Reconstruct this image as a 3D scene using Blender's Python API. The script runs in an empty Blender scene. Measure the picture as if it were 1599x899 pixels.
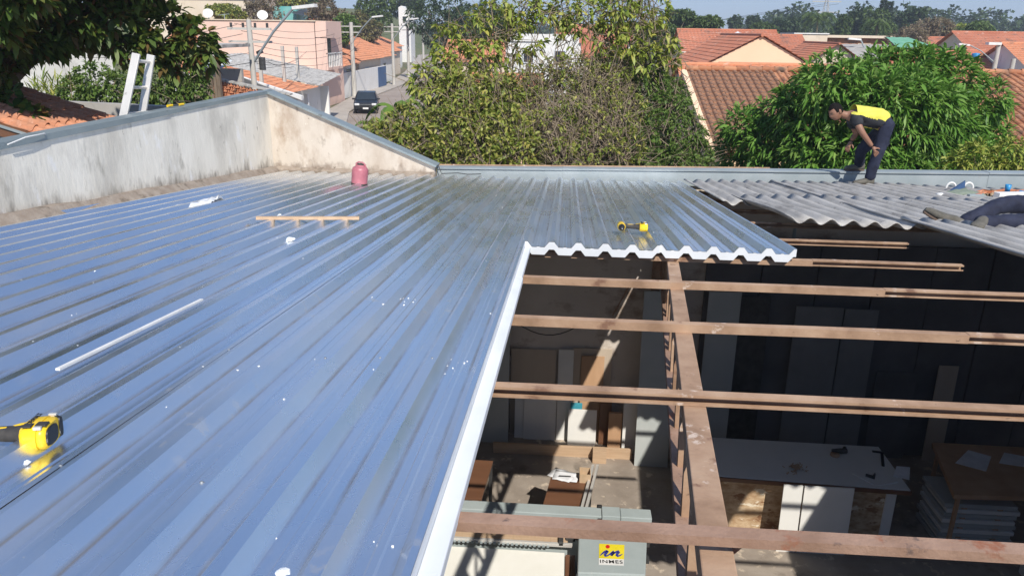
import bpy, bmesh, math, random
import numpy as np
from mathutils import Vector as V, Matrix, noise as mnoise
scene = bpy.context.scene
COL = scene.collection
R = math.radians
# ------------------------------------------------------------------ camera
F, CX, CY = 1200.0, 799.5, 449.5          # focal length and centre of a 1599 px wide picture
ROLL, PITCH, YAW = 0.015, R(18.4974), R(3.9)
CAM = V((0, 0, 6.0))
fw = V((-math.sin(YAW)*math.cos(PITCH), math.cos(YAW)*math.cos(PITCH), -math.sin(PITCH)))
r0 = V((math.cos(YAW), math.sin(YAW), 0)); d0 = fw.cross(r0)
rt = r0*math.cos(ROLL) - d0*math.sin(ROLL); dn = d0*math.cos(ROLL) + r0*math.sin(ROLL)
cam_d = bpy.data.cameras.new('camera'); cam = bpy.data.objects.new('camera', cam_d); COL.objects.link(cam)
cam_d.sensor_width = 36; cam_d.lens = F/1599*36; cam_d.clip_start = .05; cam_d.clip_end = 6000
cam.matrix_world = Matrix(((rt.x, -dn.x, -fw.x, CAM.x), (rt.y, -dn.y, -fw.y, CAM.y), (rt.z, -dn.z, -fw.z, CAM.z), (0, 0, 0, 1)))
scene.camera = cam
# ------------------------------------------------------------------ sky, sun, exposure
SUN = V((-.4, 1, -1.07)).normalized()      # direction the light travels
w = bpy.data.worlds.new('World'); scene.world = w; w.use_nodes = True
nt = w.node_tree; bg = nt.nodes['Background']
sky = nt.nodes.new('ShaderNodeTexSky'); sky.sky_type = 'NISHITA'; sky.sun_disc = False
sky.sun_elevation = math.asin(-SUN.z); sky.sun_rotation = math.atan2(-SUN.x, -SUN.y)
sky.air_density = 1.0; sky.dust_density = .4; sky.ozone_density = 2.0; sky.altitude = 600
gm = nt.nodes.new('ShaderNodeGamma'); gm.inputs[1].default_value = .55      # a hazier, more even clear sky
tn = nt.nodes.new('ShaderNodeMix'); tn.data_type = 'RGBA'; tn.blend_type = 'MULTIPLY'; tn.inputs[0].default_value = 1; tn.inputs[7].default_value = (.90, 1.13, 1.56, 1)
nt.links.new(sky.outputs[0], gm.inputs[0]); nt.links.new(gm.outputs[0], tn.inputs[6]); nt.links.new(tn.outputs[2], bg.inputs[0]); bg.inputs[1].default_value = .14
sd = bpy.data.lights.new('sun', 'SUN'); sd.energy = 4.4; sd.angle = R(.53); sd.color = (1, .94, .85)
so = bpy.data.objects.new('sun', sd); COL.objects.link(so); so.rotation_euler = SUN.to_track_quat('-Z', 'Y').to_euler()
so.location = (8, -20, 30)
scene.view_settings.view_transform = 'Standard'; scene.view_settings.look = 'None'
scene.view_settings.exposure = 0.3; scene.view_settings.gamma = 1; scene.view_settings.use_curve_mapping = False

# ------------------------------------------------------------------ places: rays through the lens met with real planes
SL, HR = 0.10102, .93                      # the roof falls away from the camera at 10 %
def ray(x, y): return (fw*F + rt*(x-CX) + dn*(y-CY)).normalized()
def onz(x, y, z): r = ray(x, y); return CAM + r*((z-CAM.z)/r.z)
def ony(x, y, Y): r = ray(x, y); return CAM + r*(Y/r.y)
def onx(x, y, X): r = ray(x, y); return CAM + r*(X/r.x)
def rz(Y, off=0): return CAM.z - HR - SL*Y + off
def roof(x, y, off=0): r = ray(x, y); return CAM + r*((off-HR)/(r.z + SL*r.y))

# ------------------------------------------------------------------ materials
MATS = {}
def M(name, cols, scale=4, stretch=(1, 1, 1), rough=.7, metal=0, bump=0, bscale=None, detail=5, spots=None, island=None, spec=.5, roughvar=0, trans=0, lo=.35, hi=.65, foot=None):
    m = bpy.data.materials.new(name); m.use_nodes = True; n = m.node_tree.nodes; L = m.node_tree.links
    b = n['Principled BSDF']; b.inputs['Roughness'].default_value = rough; b.inputs['Metallic'].default_value = metal
    b.inputs['Specular IOR Level'].default_value = spec
    tc = n.new('ShaderNodeTexCoord'); mp = n.new('ShaderNodeMapping'); mp.inputs['Scale'].default_value = stretch
    L.new(tc.outputs['Object'], mp.inputs[0])
    def noise(s, d=detail):
        t = n.new('ShaderNodeTexNoise'); t.inputs['Scale'].default_value = s; t.inputs['Detail'].default_value = d
        t.inputs['Roughness'].default_value = .6; L.new(mp.outputs[0], t.inputs[0]); return t
    def ramp(src, stops):
        r = n.new('ShaderNodeValToRGB'); e = r.color_ramp.elements
        while len(e) < len(stops): e.new(.5)
        for el, (p, c) in zip(e, stops): el.position = p; el.color = (*c, 1)
        L.new(src, r.inputs[0]); return r
    if isinstance(cols[0], (int, float)): cols = [cols]
    k = len(cols)
    if k == 1: cols = [cols[0], tuple(c*.8 for c in cols[0])]; k = 2
    stops = [(lo+(hi-lo)*i/(k-1), c) for i, c in enumerate(cols)]
    nz = noise(scale); out = ramp(nz.outputs[0], stops).outputs[0]
    if island:
        g = n.new('ShaderNodeNewGeometry'); ir = ramp(g.outputs['Random Per Island'], [(i/(len(island)-1), c) for i, c in enumerate(island)])
        mx = n.new('ShaderNodeMix'); mx.data_type = 'RGBA'; mx.inputs[0].default_value = .75
        L.new(out, mx.inputs[6]); L.new(ir.outputs[0], mx.inputs[7]); out = mx.outputs[2]
    for sp in (spots or []):
        c, s, th, st = sp[:4]; soft = sp[4] if len(sp) > 4 else .06
        mp2 = n.new('ShaderNodeMapping'); mp2.inputs['Scale'].default_value = st; L.new(tc.outputs['Object'], mp2.inputs[0])
        t = n.new('ShaderNodeTexNoise'); t.inputs['Scale'].default_value = s; t.inputs['Detail'].default_value = 6; t.inputs['Roughness'].default_value = .65
        L.new(mp2.outputs[0], t.inputs[0]); rr = ramp(t.outputs[0], [(th, (0, 0, 0)), (th+soft, (1, 1, 1))])
        mx = n.new('ShaderNodeMix'); mx.data_type = 'RGBA'; L.new(rr.outputs[0], mx.inputs[0]); L.new(out, mx.inputs[6]); mx.inputs[7].default_value = (*c, 1); out = mx.outputs[2]
    if foot:                                   # mildew growing up from the roof line: (colour, height offset, slope along y, reach)
        sx = n.new('ShaderNodeSeparateXYZ'); L.new(tc.outputs['Object'], sx.inputs[0])
        def mth(op, a, b_):
            q = n.new('ShaderNodeMath'); q.operation = op
            for i_, v_ in enumerate((a, b_)):
                if isinstance(v_, (int, float)): q.inputs[i_].default_value = v_
                else: L.new(v_, q.inputs[i_])
            return q.outputs[0]
        hgt_ = mth('SUBTRACT', mth('ADD', sx.outputs[2], mth('MULTIPLY', sx.outputs[1], foot[2])), foot[1]); t = noise(6, 8); t2 = noise(22, 6)
        v_ = mth('SUBTRACT', mth('ADD', mth('MULTIPLY', t.outputs[0], 1.3), mth('MULTIPLY', t2.outputs[0], .5)), mth('MULTIPLY', hgt_, 1/foot[3])); rr = ramp(v_, [(.62, (0, 0, 0)), (.92, (.85, .85, .85))])
        mx = n.new('ShaderNodeMix'); mx.data_type = 'RGBA'; L.new(rr.outputs[0], mx.inputs[0]); L.new(out, mx.inputs[6]); mx.inputs[7].default_value = (*foot[0], 1); out = mx.outputs[2]
    L.new(out, b.inputs['Base Color'])
    if roughvar:
        t = noise(scale*1.7); mr = n.new('ShaderNodeMapRange'); mr.inputs[1].default_value = .3; mr.inputs[2].default_value = .7
        mr.inputs[3].default_value = rough-roughvar; mr.inputs[4].default_value = rough+roughvar; L.new(t.outputs[0], mr.inputs[0]); L.new(mr.outputs[0], b.inputs['Roughness'])
    if bump:
        t = noise(bscale or scale*4); bp = n.new('ShaderNodeBump'); bp.inputs['Strength'].default_value = bump; bp.inputs['Distance'].default_value = .01
        L.new(t.outputs[0], bp.inputs['Height']); L.new(bp.outputs[0], b.inputs['Normal'])
    if trans:                                  # leaves let some light through
        tr = n.new('ShaderNodeBsdfTranslucent'); L.new(out, tr.inputs[0]); ms = n.new('ShaderNodeMixShader'); ms.inputs[0].default_value = trans
        L.new(b.outputs[0], ms.inputs[1]); L.new(tr.outputs[0], ms.inputs[2]); L.new(ms.outputs[0], n['Material Output'].inputs[0])
    MATS[name] = m; return m
def metal_roof_mat():
    m = bpy.data.materials.new('galvalume'); m.use_nodes = True; n = m.node_tree.nodes; L = m.node_tree.links; b = n['Principled BSDF']
    tc = n.new('ShaderNodeTexCoord')
    def nz(scale, st, d=5):
        mp = n.new('ShaderNodeMapping'); mp.inputs['Scale'].default_value = st; L.new(tc.outputs['Object'], mp.inputs[0])
        t = n.new('ShaderNodeTexNoise'); t.inputs['Scale'].default_value = scale; t.inputs['Detail'].default_value = d; t.inputs['Roughness'].default_value = .62; L.new(mp.outputs[0], t.inputs[0]); return t.outputs[0]
    def mr(src, a, b_, c, d):
        q = n.new('ShaderNodeMapRange'); q.inputs[1].default_value = a; q.inputs[2].default_value = b_; q.inputs[3].default_value = c; q.inputs[4].default_value = d; L.new(src, q.inputs[0]); return q.outputs[0]
    def mul(a, b_):
        q = n.new('ShaderNodeMath'); q.operation = 'MULTIPLY'; L.new(a, q.inputs[0]); L.new(b_, q.inputs[1]); return q.outputs[0]
    def mx(a, b_, op='MAXIMUM'):
        q = n.new('ShaderNodeMath'); q.operation = op; L.new(a, q.inputs[0]); L.new(b_, q.inputs[1]); return q.outputs[0]
    b.inputs['Metallic'].default_value = 1; b.inputs['Base Color'].default_value = (.84, .885, .945, 1)
    L.new(mr(nz(3, (1, .6, 1)), .3, .7, .23, .34), b.inputs['Roughness'])
    fine = nz(260, (1, 1, 1), 2); bp = n.new('ShaderNodeBump'); bp.inputs['Strength'].default_value = .05; bp.inputs['Distance'].default_value = .002; L.new(fine, bp.inputs['Height'])
    L.new(bp.outputs[0], b.inputs['Normal'])
    dust = n.new('ShaderNodeBsdfDiffuse'); dust.inputs[0].default_value = (.40, .385, .35, 1)
    a = mr(nz(2.2, (2.5, .35, 1)), .46, .74, .04, .26)       # long dusty streaks down the sheets
    c = mr(nz(7, (2.0, .45, 1), 7), .58, .74, 0, .22)
    s = mr(nz(34, (1, 1, 1), 6), .70, .74, 0, .55); s2 = mul(s, mr(nz(1.3, (1, 1, 1)), .5, .62, 0, 1))   # scuffs, in patches
    foot = mul(mr(nz(14, (1, .8, 1), 8), .56, .62, 0, .3), mr(nz(.9, (1, 1, 1)), .54, .62, 0, 1))
    f = mx(mx(a, c), mx(s2, foot))
    sx = n.new('ShaderNodeSeparateXYZ'); L.new(tc.outputs['Object'], sx.inputs[0])
    def mth(op, p, q_):
        q = n.new('ShaderNodeMath'); q.operation = op
        for i_, v_ in enumerate((p, q_)):
            if isinstance(v_, (int, float)): q.inputs[i_].default_value = v_
            else: L.new(v_, q.inputs[i_])
        return q.outputs[0]
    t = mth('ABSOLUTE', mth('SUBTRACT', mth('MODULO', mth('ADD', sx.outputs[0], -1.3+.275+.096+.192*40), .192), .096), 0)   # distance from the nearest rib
    line = mul(mr(mth('ABSOLUTE', mth('SUBTRACT', t, .052), 0), .002, .009, 1, 0), mr(nz(2.6, (2, .8, 1), 6), .38, .62, .05, .55))   # crease shade painted in, with real dirt, at the foot of each rib
    cl = mul(mul(mr(sx.outputs[1], 3.2, 7.0, 0, 1), mr(sx.outputs[0], -2.6, 1.2, 1, .25)), mr(nz(3.2, (1.4, .6, 1), 7), .36, .62, .12, .8))   # building dust blown to the low end by the walls
    f = mx(f, cl)
    ms = n.new('ShaderNodeMixShader'); L.new(f, ms.inputs[0]); L.new(b.outputs[0], ms.inputs[1]); L.new(dust.outputs[0], ms.inputs[2])
    grime_shade = n.new('ShaderNodeBsdfDiffuse'); grime_shade.inputs[0].default_value = (.13, .12, .105, 1); m2 = n.new('ShaderNodeMixShader'); L.new(line, m2.inputs[0]); L.new(ms.outputs[0], m2.inputs[1]); L.new(grime_shade.outputs[0], m2.inputs[2]); L.new(m2.outputs[0], n['Material Output'].inputs[0])
    MATS['metal'] = m
metal_roof_mat()
M('foam', [(.74, .77, .80), (.66, .69, .72)], 3, rough=.7, spots=[((.55, .54, .52), 4, .63, (1, 1, 1), .1)])
M('screw', (.30, .33, .36), rough=.55, metal=.3)
M('galv', [(.31, .36, .375), (.37, .415, .43)], 3, (1, 1, 1), rough=.5, metal=.25, spots=[((.36, .35, .33), 5, .62, (1, 1, .4), .12)])
M('galv_dark', [(.23, .28, .30), (.30, .35, .36)], 2.5, rough=.5, metal=.3, spots=[((.17, .18, .17), 4, .6, (1, 1, 1), .1)])
M('plaster_grey', [(.62, .58, .50), (.76, .72, .63), (.82, .78, .69)], 1.7, (1, 1, .35), rough=.95, bump=.5, bscale=16, detail=8, foot=((.26, .23, .19), 4.666, SL, .55),
  spots=[((.52, .49, .43), 1.5, .52, (1, 1, .6), .2), ((.42, .39, .33), 3.4, .59, (1, 1.2, .45), .12), ((.28, .25, .21), 11, .66, (1, 1, .5), .05), ((.82, .80, .76), 3, .61, (1, 1, .5), .08)])
M('plaster_cream', [(.46, .39, .32), (.55, .49, .42), (.60, .54, .47)], 1.8, (1, 1, .6), rough=.95, bump=.5, bscale=16, detail=8, foot=((.24, .19, .15), 3.95, 0, .42),
  spots=[((.34, .25, .18), 1.6, .53, (1, 1, .5), .15), ((.28, .23, .19), 3.4, .59, (1, 1, .8), .08), ((.70, .66, .58), 15, .67, (1, 1, 1), .02), ((.2, .16, .12), 12, .68, (1, 1, .8), .03)])
M('mortar', [(.24, .19, .15), (.34, .29, .24)], 8, rough=.95, bump=.6, bscale=30, spots=[((.16, .13, .10), 6, .55, (1, 1, 1), .1)])
M('fibre', [(.36, .345, .32), (.48, .465, .44)], 5, (1, .4, 1), rough=.95, bump=.35, bscale=90, spots=[((.60, .58, .55), 60, .66, (1, 1, 1), .04), ((.20, .19, .18), 2.2, .52, (3, .5, 1), .16), ((.13, .12, .11), 9, .64, (1, .6, 1), .06)])
M('primer', [(.27, .165, .10), (.39, .25, .16), (.46, .315, .21)], 4, rough=.8, bump=.2, bscale=50, detail=8, spots=[((.22, .12, .075), 6, .60, (1, 1, 1), .07), ((.58, .46, .37), 9, .63, (1, 1, 1), .05), ((.13, .08, .055), 17, .66, (1, 1, 1), .04)])
M('primer_rust', [(.25, .15, .10), (.36, .23, .165)], 6, rough=.85, bump=.3, bscale=70, spots=[((.27, .11, .06), 5, .58, (1, 1, 1), .06), ((.15, .10, .08), 14, .62, (1, 1, 1), .06)])
M('white_board', [(.70, .70, .67), (.76, .75, .72)], 2, rough=.45, spots=[((.58, .55, .5), 3, .66, (1, 1, 1), .08)])
M('grey_dark', [(.20, .20, .20), (.25, .25, .25)], 2, rough=.5)
M('grey_board', [(.40, .43, .42), (.46, .48, .47)], 2, rough=.5)
M('beige_board', [(.46, .38, .30), (.52, .44, .35)], 3, (1, 1, .2), rough=.6)
M('wood', [(.42, .25, .14), (.52, .33, .20)], 3, (1, 1, .25), rough=.65, bump=.1)
M('wood_light', [(.44, .30, .19), (.53, .38, .25)], 5, (.4, 6, 6), rough=.7, bump=.1)
M('brown_top', [(.135, .062, .033), (.17, .082, .046)], 3, (.3, 2, 1), rough=.4)
M('osb', [(.34, .20, .10), (.60, .46, .30)], 7, (1, 1, 2), rough=.8, spots=[((.24, .12, .055), 4, .56, (1, 1, 2), .05), ((.72, .64, .5), 3.1, .6, (1, 1, 2), .03)])
M('concrete', [(.24, .20, .165), (.36, .31, .26)], 1.6, rough=.9, bump=.2, bscale=25, spots=[((.50, .42, .33), 5, .58, (1, 1, 1), .05), ((.15, .125, .10), 1.4, .58, (1, 1, 1), .1), ((.5, .42, .32), 19, .68, (1, 1, 1), .03)])
M('inner_wall', [(.55, .49, .43), (.64, .58, .52)], 1.4, rough=.9, bump=.2, bscale=15, spots=[((.24, .16, .11), 1.1, .54, (1, 1, 1.6), .14), ((.55, .5, .46), 2, .62, (1, 1, 1), .1)])
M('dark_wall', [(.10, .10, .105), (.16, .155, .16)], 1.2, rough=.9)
M('saw_grey', [(.33, .38, .38), (.37, .42, .42)], 3, rough=.4, spots=[((.45, .47, .46), 9, .68, (1, 1, 1), .04)])
M('saw_white', [(.80, .79, .72), (.85, .84, .78)], 3, rough=.4)
M('alu', [(.56, .54, .51), (.66, .64, .60)], 6, (1, 1, .3), rough=.45, metal=.3, spots=[((.4, .38, .36), 8, .62, (1, 1, 1), .06)])
M('steel_dark', [(.06, .06, .06), (.1, .1, .1)], 8, rough=.5, metal=.5)
M('black', [(.012, .012, .013), (.02, .02, .02)], 20, rough=.45)
M('rubber', [(.03, .028, .027), (.05, .047, .045)], 40, rough=.7, bump=.2, bscale=300)
M('tool_yellow', [(.80, .52, .015), (.84, .56, .02)], 10, rough=.38)
M('red', (.65, .02, .02), rough=.5); M('logo_yellow', (.82, .68, .03), rough=.5); M('logo_blue', (.04, .05, .30), rough=.5)
M('blue', (.03, .26, .55), rough=.4); M('teal', (.05, .30, .38), rough=.5); M('orange_cord', (.55, .20, .09), rough=.5)
M('pink_plastic', [(.37, .115, .145), (.43, .15, .18)], 9, rough=.42, spots=[((.45, .2, .2), 12, .66, (1, 1, 1), .05)])
M('paper', (.80, .81, .84), rough=.8); M('white', (.78, .78, .76), 5, rough=.6); M('cardboard', [(.46, .33, .20), (.52, .38, .25)], 6, rough=.85)
M('plastic_bag', [(.62, .64, .66), (.75, .77, .8)], 12, rough=.25, spec=.7)
M('skin', [(.24, .12, .075), (.28, .145, .095)], 14, rough=.55); M('hair', [(.004, .003, .003), (.008, .006, .005)], 60, (1, 1, 3), rough=.8, spec=.2, bump=.6, bscale=160)
M('jeans', [(.009, .012, .030), (.020, .026, .056)], 11, rough=.85, bump=.25, bscale=200, spots=[((.03, .036, .06), 9, .64, (1, 1, 1), .1)])
M('shirt_yellow', [(.62, .56, .07), (.70, .65, .11)], 6, rough=.8, bump=.15, bscale=24); M('shirt_black', [(.016, .017, .022), (.028, .03, .036)], 10, rough=.85, bump=.15, bscale=24)
M('shoe', [(.085, .08, .065), (.14, .13, .11)], 16, rough=.85, bump=.2, bscale=90); M('sole', [(.09, .06, .045), (.14, .10, .075)], 20, rough=.9)
M('bark', [(.13, .095, .065), (.22, .17, .12)], 6, (1, 1, .3), rough=.95, bump=.4); M('twig', [(.19, .145, .10), (.30, .24, .17)], 6, rough=.9)
LEAF = dict(rough=.5, trans=.28, spec=.4)
M('leaf_mango', [(0.087, 0.203, 0.022), (0.145, 0.290, 0.043)], .9, island=[(0.051, 0.145, 0.017), (0.116, 0.261, 0.032), (0.174, 0.334, 0.058), (0.275, 0.406, 0.102)], **LEAF)
M('leaf_bush', [(0.128, 0.196, 0.031), (0.221, 0.255, 0.051)], .6, island=[(0.119, 0.187, 0.031), (0.238, 0.289, 0.051), (0.374, 0.391, 0.093), (0.500, 0.425, 0.119)], **LEAF)
M('leaf_sparse', [(0.150, 0.225, 0.030), (0.240, 0.285, 0.053)], .6, island=[(0.135, 0.210, 0.027), (0.255, 0.330, 0.045), (0.390, 0.435, 0.090), (0.500, 0.450, 0.105)], **LEAF)
M('leaf_green', [(0.064, 0.144, 0.024), (0.112, 0.200, 0.040)], .6, island=[(0.080, 0.144, 0.029), (0.144, 0.224, 0.045), (0.224, 0.288, 0.072)], **LEAF)
M('leaf_dry', [(0.208, 0.169, 0.091), (0.286, 0.234, 0.117)], .6, island=[(0.156, 0.117, 0.065), (0.208, 0.195, 0.065), (0.130, 0.156, 0.039)], **LEAF)
M('leaf_almond', [(.035, .075, .012), (.055, .10, .018)], .8, island=[(.06, .11, .02), (.09, .16, .025), (.14, .21, .035), (.19, .24, .05), (.07, .12, .02), (.20, .07, .03), (.10, .17, .03)], **LEAF)
M('leaf_banana', [(.12, .22, .03), (.18, .28, .05)], 2, **LEAF)
M('leaf_far', [(0.070, 0.119, 0.035), (0.105, 0.154, 0.042)], .25, island=[(0.056, 0.098, 0.028), (0.098, 0.154, 0.042), (0.140, 0.189, 0.056)], **LEAF)
M('leaf_dusk', [(0.047, 0.084, 0.030), (0.068, 0.108, 0.038)], .25, island=[(0.038, 0.070, 0.027), (0.061, 0.101, 0.035), (0.088, 0.128, 0.047)], **LEAF)
M('leaf_brown', [(0.221, 0.169, 0.117), (0.286, 0.221, 0.143)], .3, island=[(0.169, 0.130, 0.091), (0.247, 0.195, 0.130), (0.156, 0.156, 0.065)], **LEAF)
M('tile', [(.40, .16, .075), (.52, .22, .11)], 1.1, rough=.9, bump=.2, island=[(.28, .11, .055), (.42, .18, .09), (.52, .26, .14), (.30, .16, .10)], spots=[((.13, .085, .06), 1.6, .50, (1, 1, 1), .16)])
M('tile_bright', [(.50, .20, .10), (.60, .26, .14)], .8, rough=.9, spots=[((.30, .15, .095), 1.4, .53, (1, 1, 1), .16), ((.62, .36, .25), 2.6, .60, (1, 1, 1), .08), ((.16, .11, .08), 3.5, .62, (1, 1, 1), .06)], island=[(.46, .17, .08), (.58, .24, .125), (.66, .32, .185)])
M('tile_red', [(.42, .15, .085), (.52, .21, .125)], .5, rough=.9, spots=[((.24, .13, .095), 1.0, .53, (1, 1, 1), .16), ((.56, .32, .24), 2.2, .60, (1, 1, 1), .08), ((.15, .11, .09), 3.1, .62, (1, 1, 1), .06)])
M('wall_pink', [(.72, .50, .41), (.76, .54, .45)], .6, rough=.9); M('wall_peach', [(.80, .56, .37), (.84, .61, .42)], .6, rough=.9, spots=[((.62, .47, .36), 1.5, .66, (1, 1, .4), .1)])
M('wall_white', [(.74, .73, .70), (.80, .79, .77)], .7, rough=.9, spots=[((.5, .48, .44), 1.4, .62, (1, 1, .4), .12)])
M('wall_cream', [(.66, .55, .42), (.72, .62, .50)], .7, rough=.9, spots=[((.48, .40, .32), 1.4, .62, (1, 1, .4), .12)])
M('wall_weathered', [(.55, .54, .50), (.66, .65, .62)], .8, rough=.95, spots=[((.36, .35, .32), 1.1, .55, (1, 1, .5), .14), ((.8, .79, .77), 1.6, .6, (1, 1, 1), .1)])
M('wall_grey', [(.34, .32, .29), (.42, .40, .37)], 1.2, rough=.95, spots=[((.2, .19, .17), 2, .58, (1, 1, .5), .12)])
M('window_glass', (.03, .04, .05), rough=.12, spec=.6); M('door_blue', [(.04, .09, .20), (.05, .11, .24)], 3, rough=.5); M('gate_white', (.66, .70, .74), rough=.5)
M('pole', [(.42, .40, .36), (.52, .50, .46)], 3, (1, 1, .3), rough=.9); M('wire', (.02, .02, .02), rough=.6)
M('asphalt', [(.27, .22, .19), (.34, .29, .25)], .35, rough=.95, spots=[((.40, .34, .29), .8, .6, (1, 1, 1), .1)])
M('pavement', [(.36, .32, .28), (.44, .40, .35)], .8, rough=.95)
M('ground', [(.14, .115, .07), (.10, .12, .045)], .06, rough=1, spots=[((.20, .15, .10), .25, .56, (1, 1, 1), .1)])
M('grass_hill', [(.075, .10, .03), (.12, .13, .05)], .1, rough=1, spots=[((.17, .15, .08), .3, .58, (1, 1, 1), .1)])
M('car_paint', (.010, .012, .016), rough=.2, spec=.7); M('light_lens', (.75, .76, .78), rough=.15); M('chrome', (.6, .6, .6), rough=.2, metal=1)
M('green_roof', [(.14, .36, .24), (.18, .42, .28)], 1, rough=.7); M('teal_paint', [(.10, .38, .36), (.25, .5, .46)], .9, rough=.7)
M('dust_cloth', [(.16, .20, .16), (.22, .26, .21)], 12, rough=.95)

# ------------------------------------------------------------------ helpers
def tag(o, label=None, cat=None, group=None, kind=None):
    if label: o['label'] = label
    if cat: o['category'] = cat
    if group: o['group'] = group
    if kind: o['kind'] = kind
    return o
def empty(name, loc, label=None, cat=None, group=None):
    o = bpy.data.objects.new(name, None); o.empty_display_size = .1; COL.objects.link(o); o.location = loc
    return tag(o, label, cat, group)
def worldloc(o):
    l = V((0, 0, 0))
    while o: l = l + o.location; o = o.parent
    return l
def link(name, me, parent=None, origin=None):
    o = bpy.data.objects.new(name, me); COL.objects.link(o)
    if parent: o.parent = parent
    if origin is not None: o.location = V(origin) - (worldloc(parent) if parent else V((0, 0, 0)))
    return o
class MB:
    def __init__(s): s.v = []; s.f = []; s.sm = []
    def add(s, vs, fs, smooth=False):
        k = len(s.v); s.v += [tuple(p) for p in vs]; s.f += [tuple(i+k for i in f) for f in fs]; s.sm += [smooth]*len(fs); return s
    def box(s, c, size, rot=None):
        hx, hy, hz = size[0]/2, size[1]/2, size[2]/2; c = V(c)
        P = [V((a*hx, b*hy, d*hz)) for a in (-1, 1) for b in (-1, 1) for d in (-1, 1)]
        if rot: P = [rot @ p for p in P]
        return s.add([c+p for p in P], [(0, 1, 3, 2), (4, 6, 7, 5), (0, 4, 5, 1), (2, 3, 7, 6), (0, 2, 6, 4), (1, 5, 7, 3)])
    def hexa(s, p):  # bottom 4 (ccw), top 4
        return s.add(p, [(3, 2, 1, 0), (4, 5, 6, 7), (0, 1, 5, 4), (1, 2, 6, 5), (2, 3, 7, 6), (3, 0, 4, 7)])
    def bar(s, a, b, w, h, up=(0, 0, 1)):
        a, b = V(a), V(b); d = (b-a).normalized(); side = d.cross(V(up)).normalized(); u = side.cross(d)
        q = [side*sx*w/2 + u*sy*h/2 for sx, sy in ((-1, -1), (1, -1), (1, 1), (-1, 1))]
        return s.hexa([a+x for x in q] + [b+x for x in q]) if False else s.add([a+x for x in q]+[b+x for x in q], [(3, 2, 1, 0), (4, 5, 6, 7), (0, 1, 5, 4), (1, 2, 6, 5), (2, 3, 7, 6), (3, 0, 4, 7)])
    def tube(s, pts, r, n=8, cap=True):
        pts = [V(p) for p in pts]; rr = r if isinstance(r, (list, tuple)) else [r]*len(pts); rings = []; prev = None
        for i, p in enumerate(pts):
            d = (pts[min(i+1, len(pts)-1)] - pts[max(i-1, 0)]).normalized()
            if prev is None: a = d.cross(V((0, 0, 1)) if abs(d.z) < .9 else V((1, 0, 0))).normalized()
            else:
                a = prev - d*prev.dot(d); a = a.normalized() if a.length > 1e-6 else d.cross(V((0, 1, 0))).normalized()
            prev = a; b = d.cross(a)
            rings.append([p + (a*math.cos(2*math.pi*j/n) + b*math.sin(2*math.pi*j/n))*rr[i] for j in range(n)])
        vs = [q for g in rings for q in g]; fs = []
        for i in range(len(pts)-1):
            for j in range(n): fs.append((i*n+j, i*n+(j+1) % n, (i+1)*n+(j+1) % n, (i+1)*n+j))
        s.add(vs, fs, True)
        if cap: s.add(rings[0], [tuple(range(n-1, -1, -1))]); s.add(rings[-1], [tuple(range(n))])
        return s
    def prism(s, poly, ext):
        poly = [V(p) for p in poly]; e = V(ext); n = len(poly)
        return s.add(poly + [p+e for p in poly], [tuple(range(n-1, -1, -1)), tuple(range(n, 2*n))] + [(i, (i+1) % n, n+(i+1) % n, n+i) for i in range(n)])
    def sphere(s, c, r, n=12, m=8, rot=None):
        c = V(c); r = V(r) if not isinstance(r, (int, float)) else V((r, r, r)); vs = []
        for i in range(m+1):
            t = math.pi*i/m
            for j in range(n):
                a = 2*math.pi*j/n; p = V((r.x*math.sin(t)*math.cos(a), r.y*math.sin(t)*math.sin(a), r.z*math.cos(t)))
                vs.append(c + (rot @ p if rot else p))
        return s.add(vs, [(i*n+j, (i+1)*n+j, (i+1)*n+(j+1) % n, i*n+(j+1) % n) for i in range(m) for j in range(n)], True)
    def lathe(s, c, prof, n=20, rot=None):
        c = V(c); vs = []
        for r, z in prof:
            for j in range(n):
                a = 2*math.pi*j/n; p = V((r*math.cos(a), r*math.sin(a), z)); vs.append(c + (rot @ p if rot else p))
        s.add(vs, [(i*n+j, i*n+(j+1) % n, (i+1)*n+(j+1) % n, (i+1)*n+j) for i in range(len(prof)-1) for j in range(n)], True); return s
    def build(s, name, mat, parent=None, origin=None, bevel=0, kind=None):
        o0 = V(origin) if origin is not None else (worldloc(parent) if parent else V((0, 0, 0)))
        me = bpy.data.meshes.new(name); me.from_pydata([tuple(V(p)-o0) for p in s.v], [], s.f)
        me.polygons.foreach_set('use_smooth', s.sm); me.materials.append(MATS[mat] if isinstance(mat, str) else mat); me.update()
        o = link(name, me, parent, o0)
        if bevel: b = o.modifiers.new('bevel', 'BEVEL'); b.width = bevel; b.segments = 2; b.limit_method = 'ANGLE'
        if kind: o['kind'] = kind
        return o
def copy_tree(o, parent=None):
    c = o.copy(); COL.objects.link(c); c.parent = parent
    for ch in o.children: copy_tree(ch, c)
    return c
def np_mesh(name, verts, faces, mat, parent, smooth=False):
    """verts (N,3) numpy in world space, faces (M,k)"""
    l = np.array(worldloc(parent)) if parent else np.zeros(3)
    me = bpy.data.meshes.new(name); nv, (nf, k) = len(verts), faces.shape
    me.vertices.add(nv); me.vertices.foreach_set('co', (verts-l).astype(np.float32).ravel())
    me.loops.add(nf*k); me.loops.foreach_set('vertex_index', faces.astype(np.int32).ravel())
    me.polygons.add(nf); me.polygons.foreach_set('loop_start', np.arange(0, nf*k, k, dtype=np.int32))
    if smooth: me.polygons.foreach_set('use_smooth', np.ones(nf, bool))
    me.materials.append(MATS[mat]); me.update(calc_edges=True); me.validate()
    o = link(name, me, parent)
    return o
def unit(a): return a/np.maximum(np.linalg.norm(a, axis=-1, keepdims=True), 1e-9)
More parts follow.
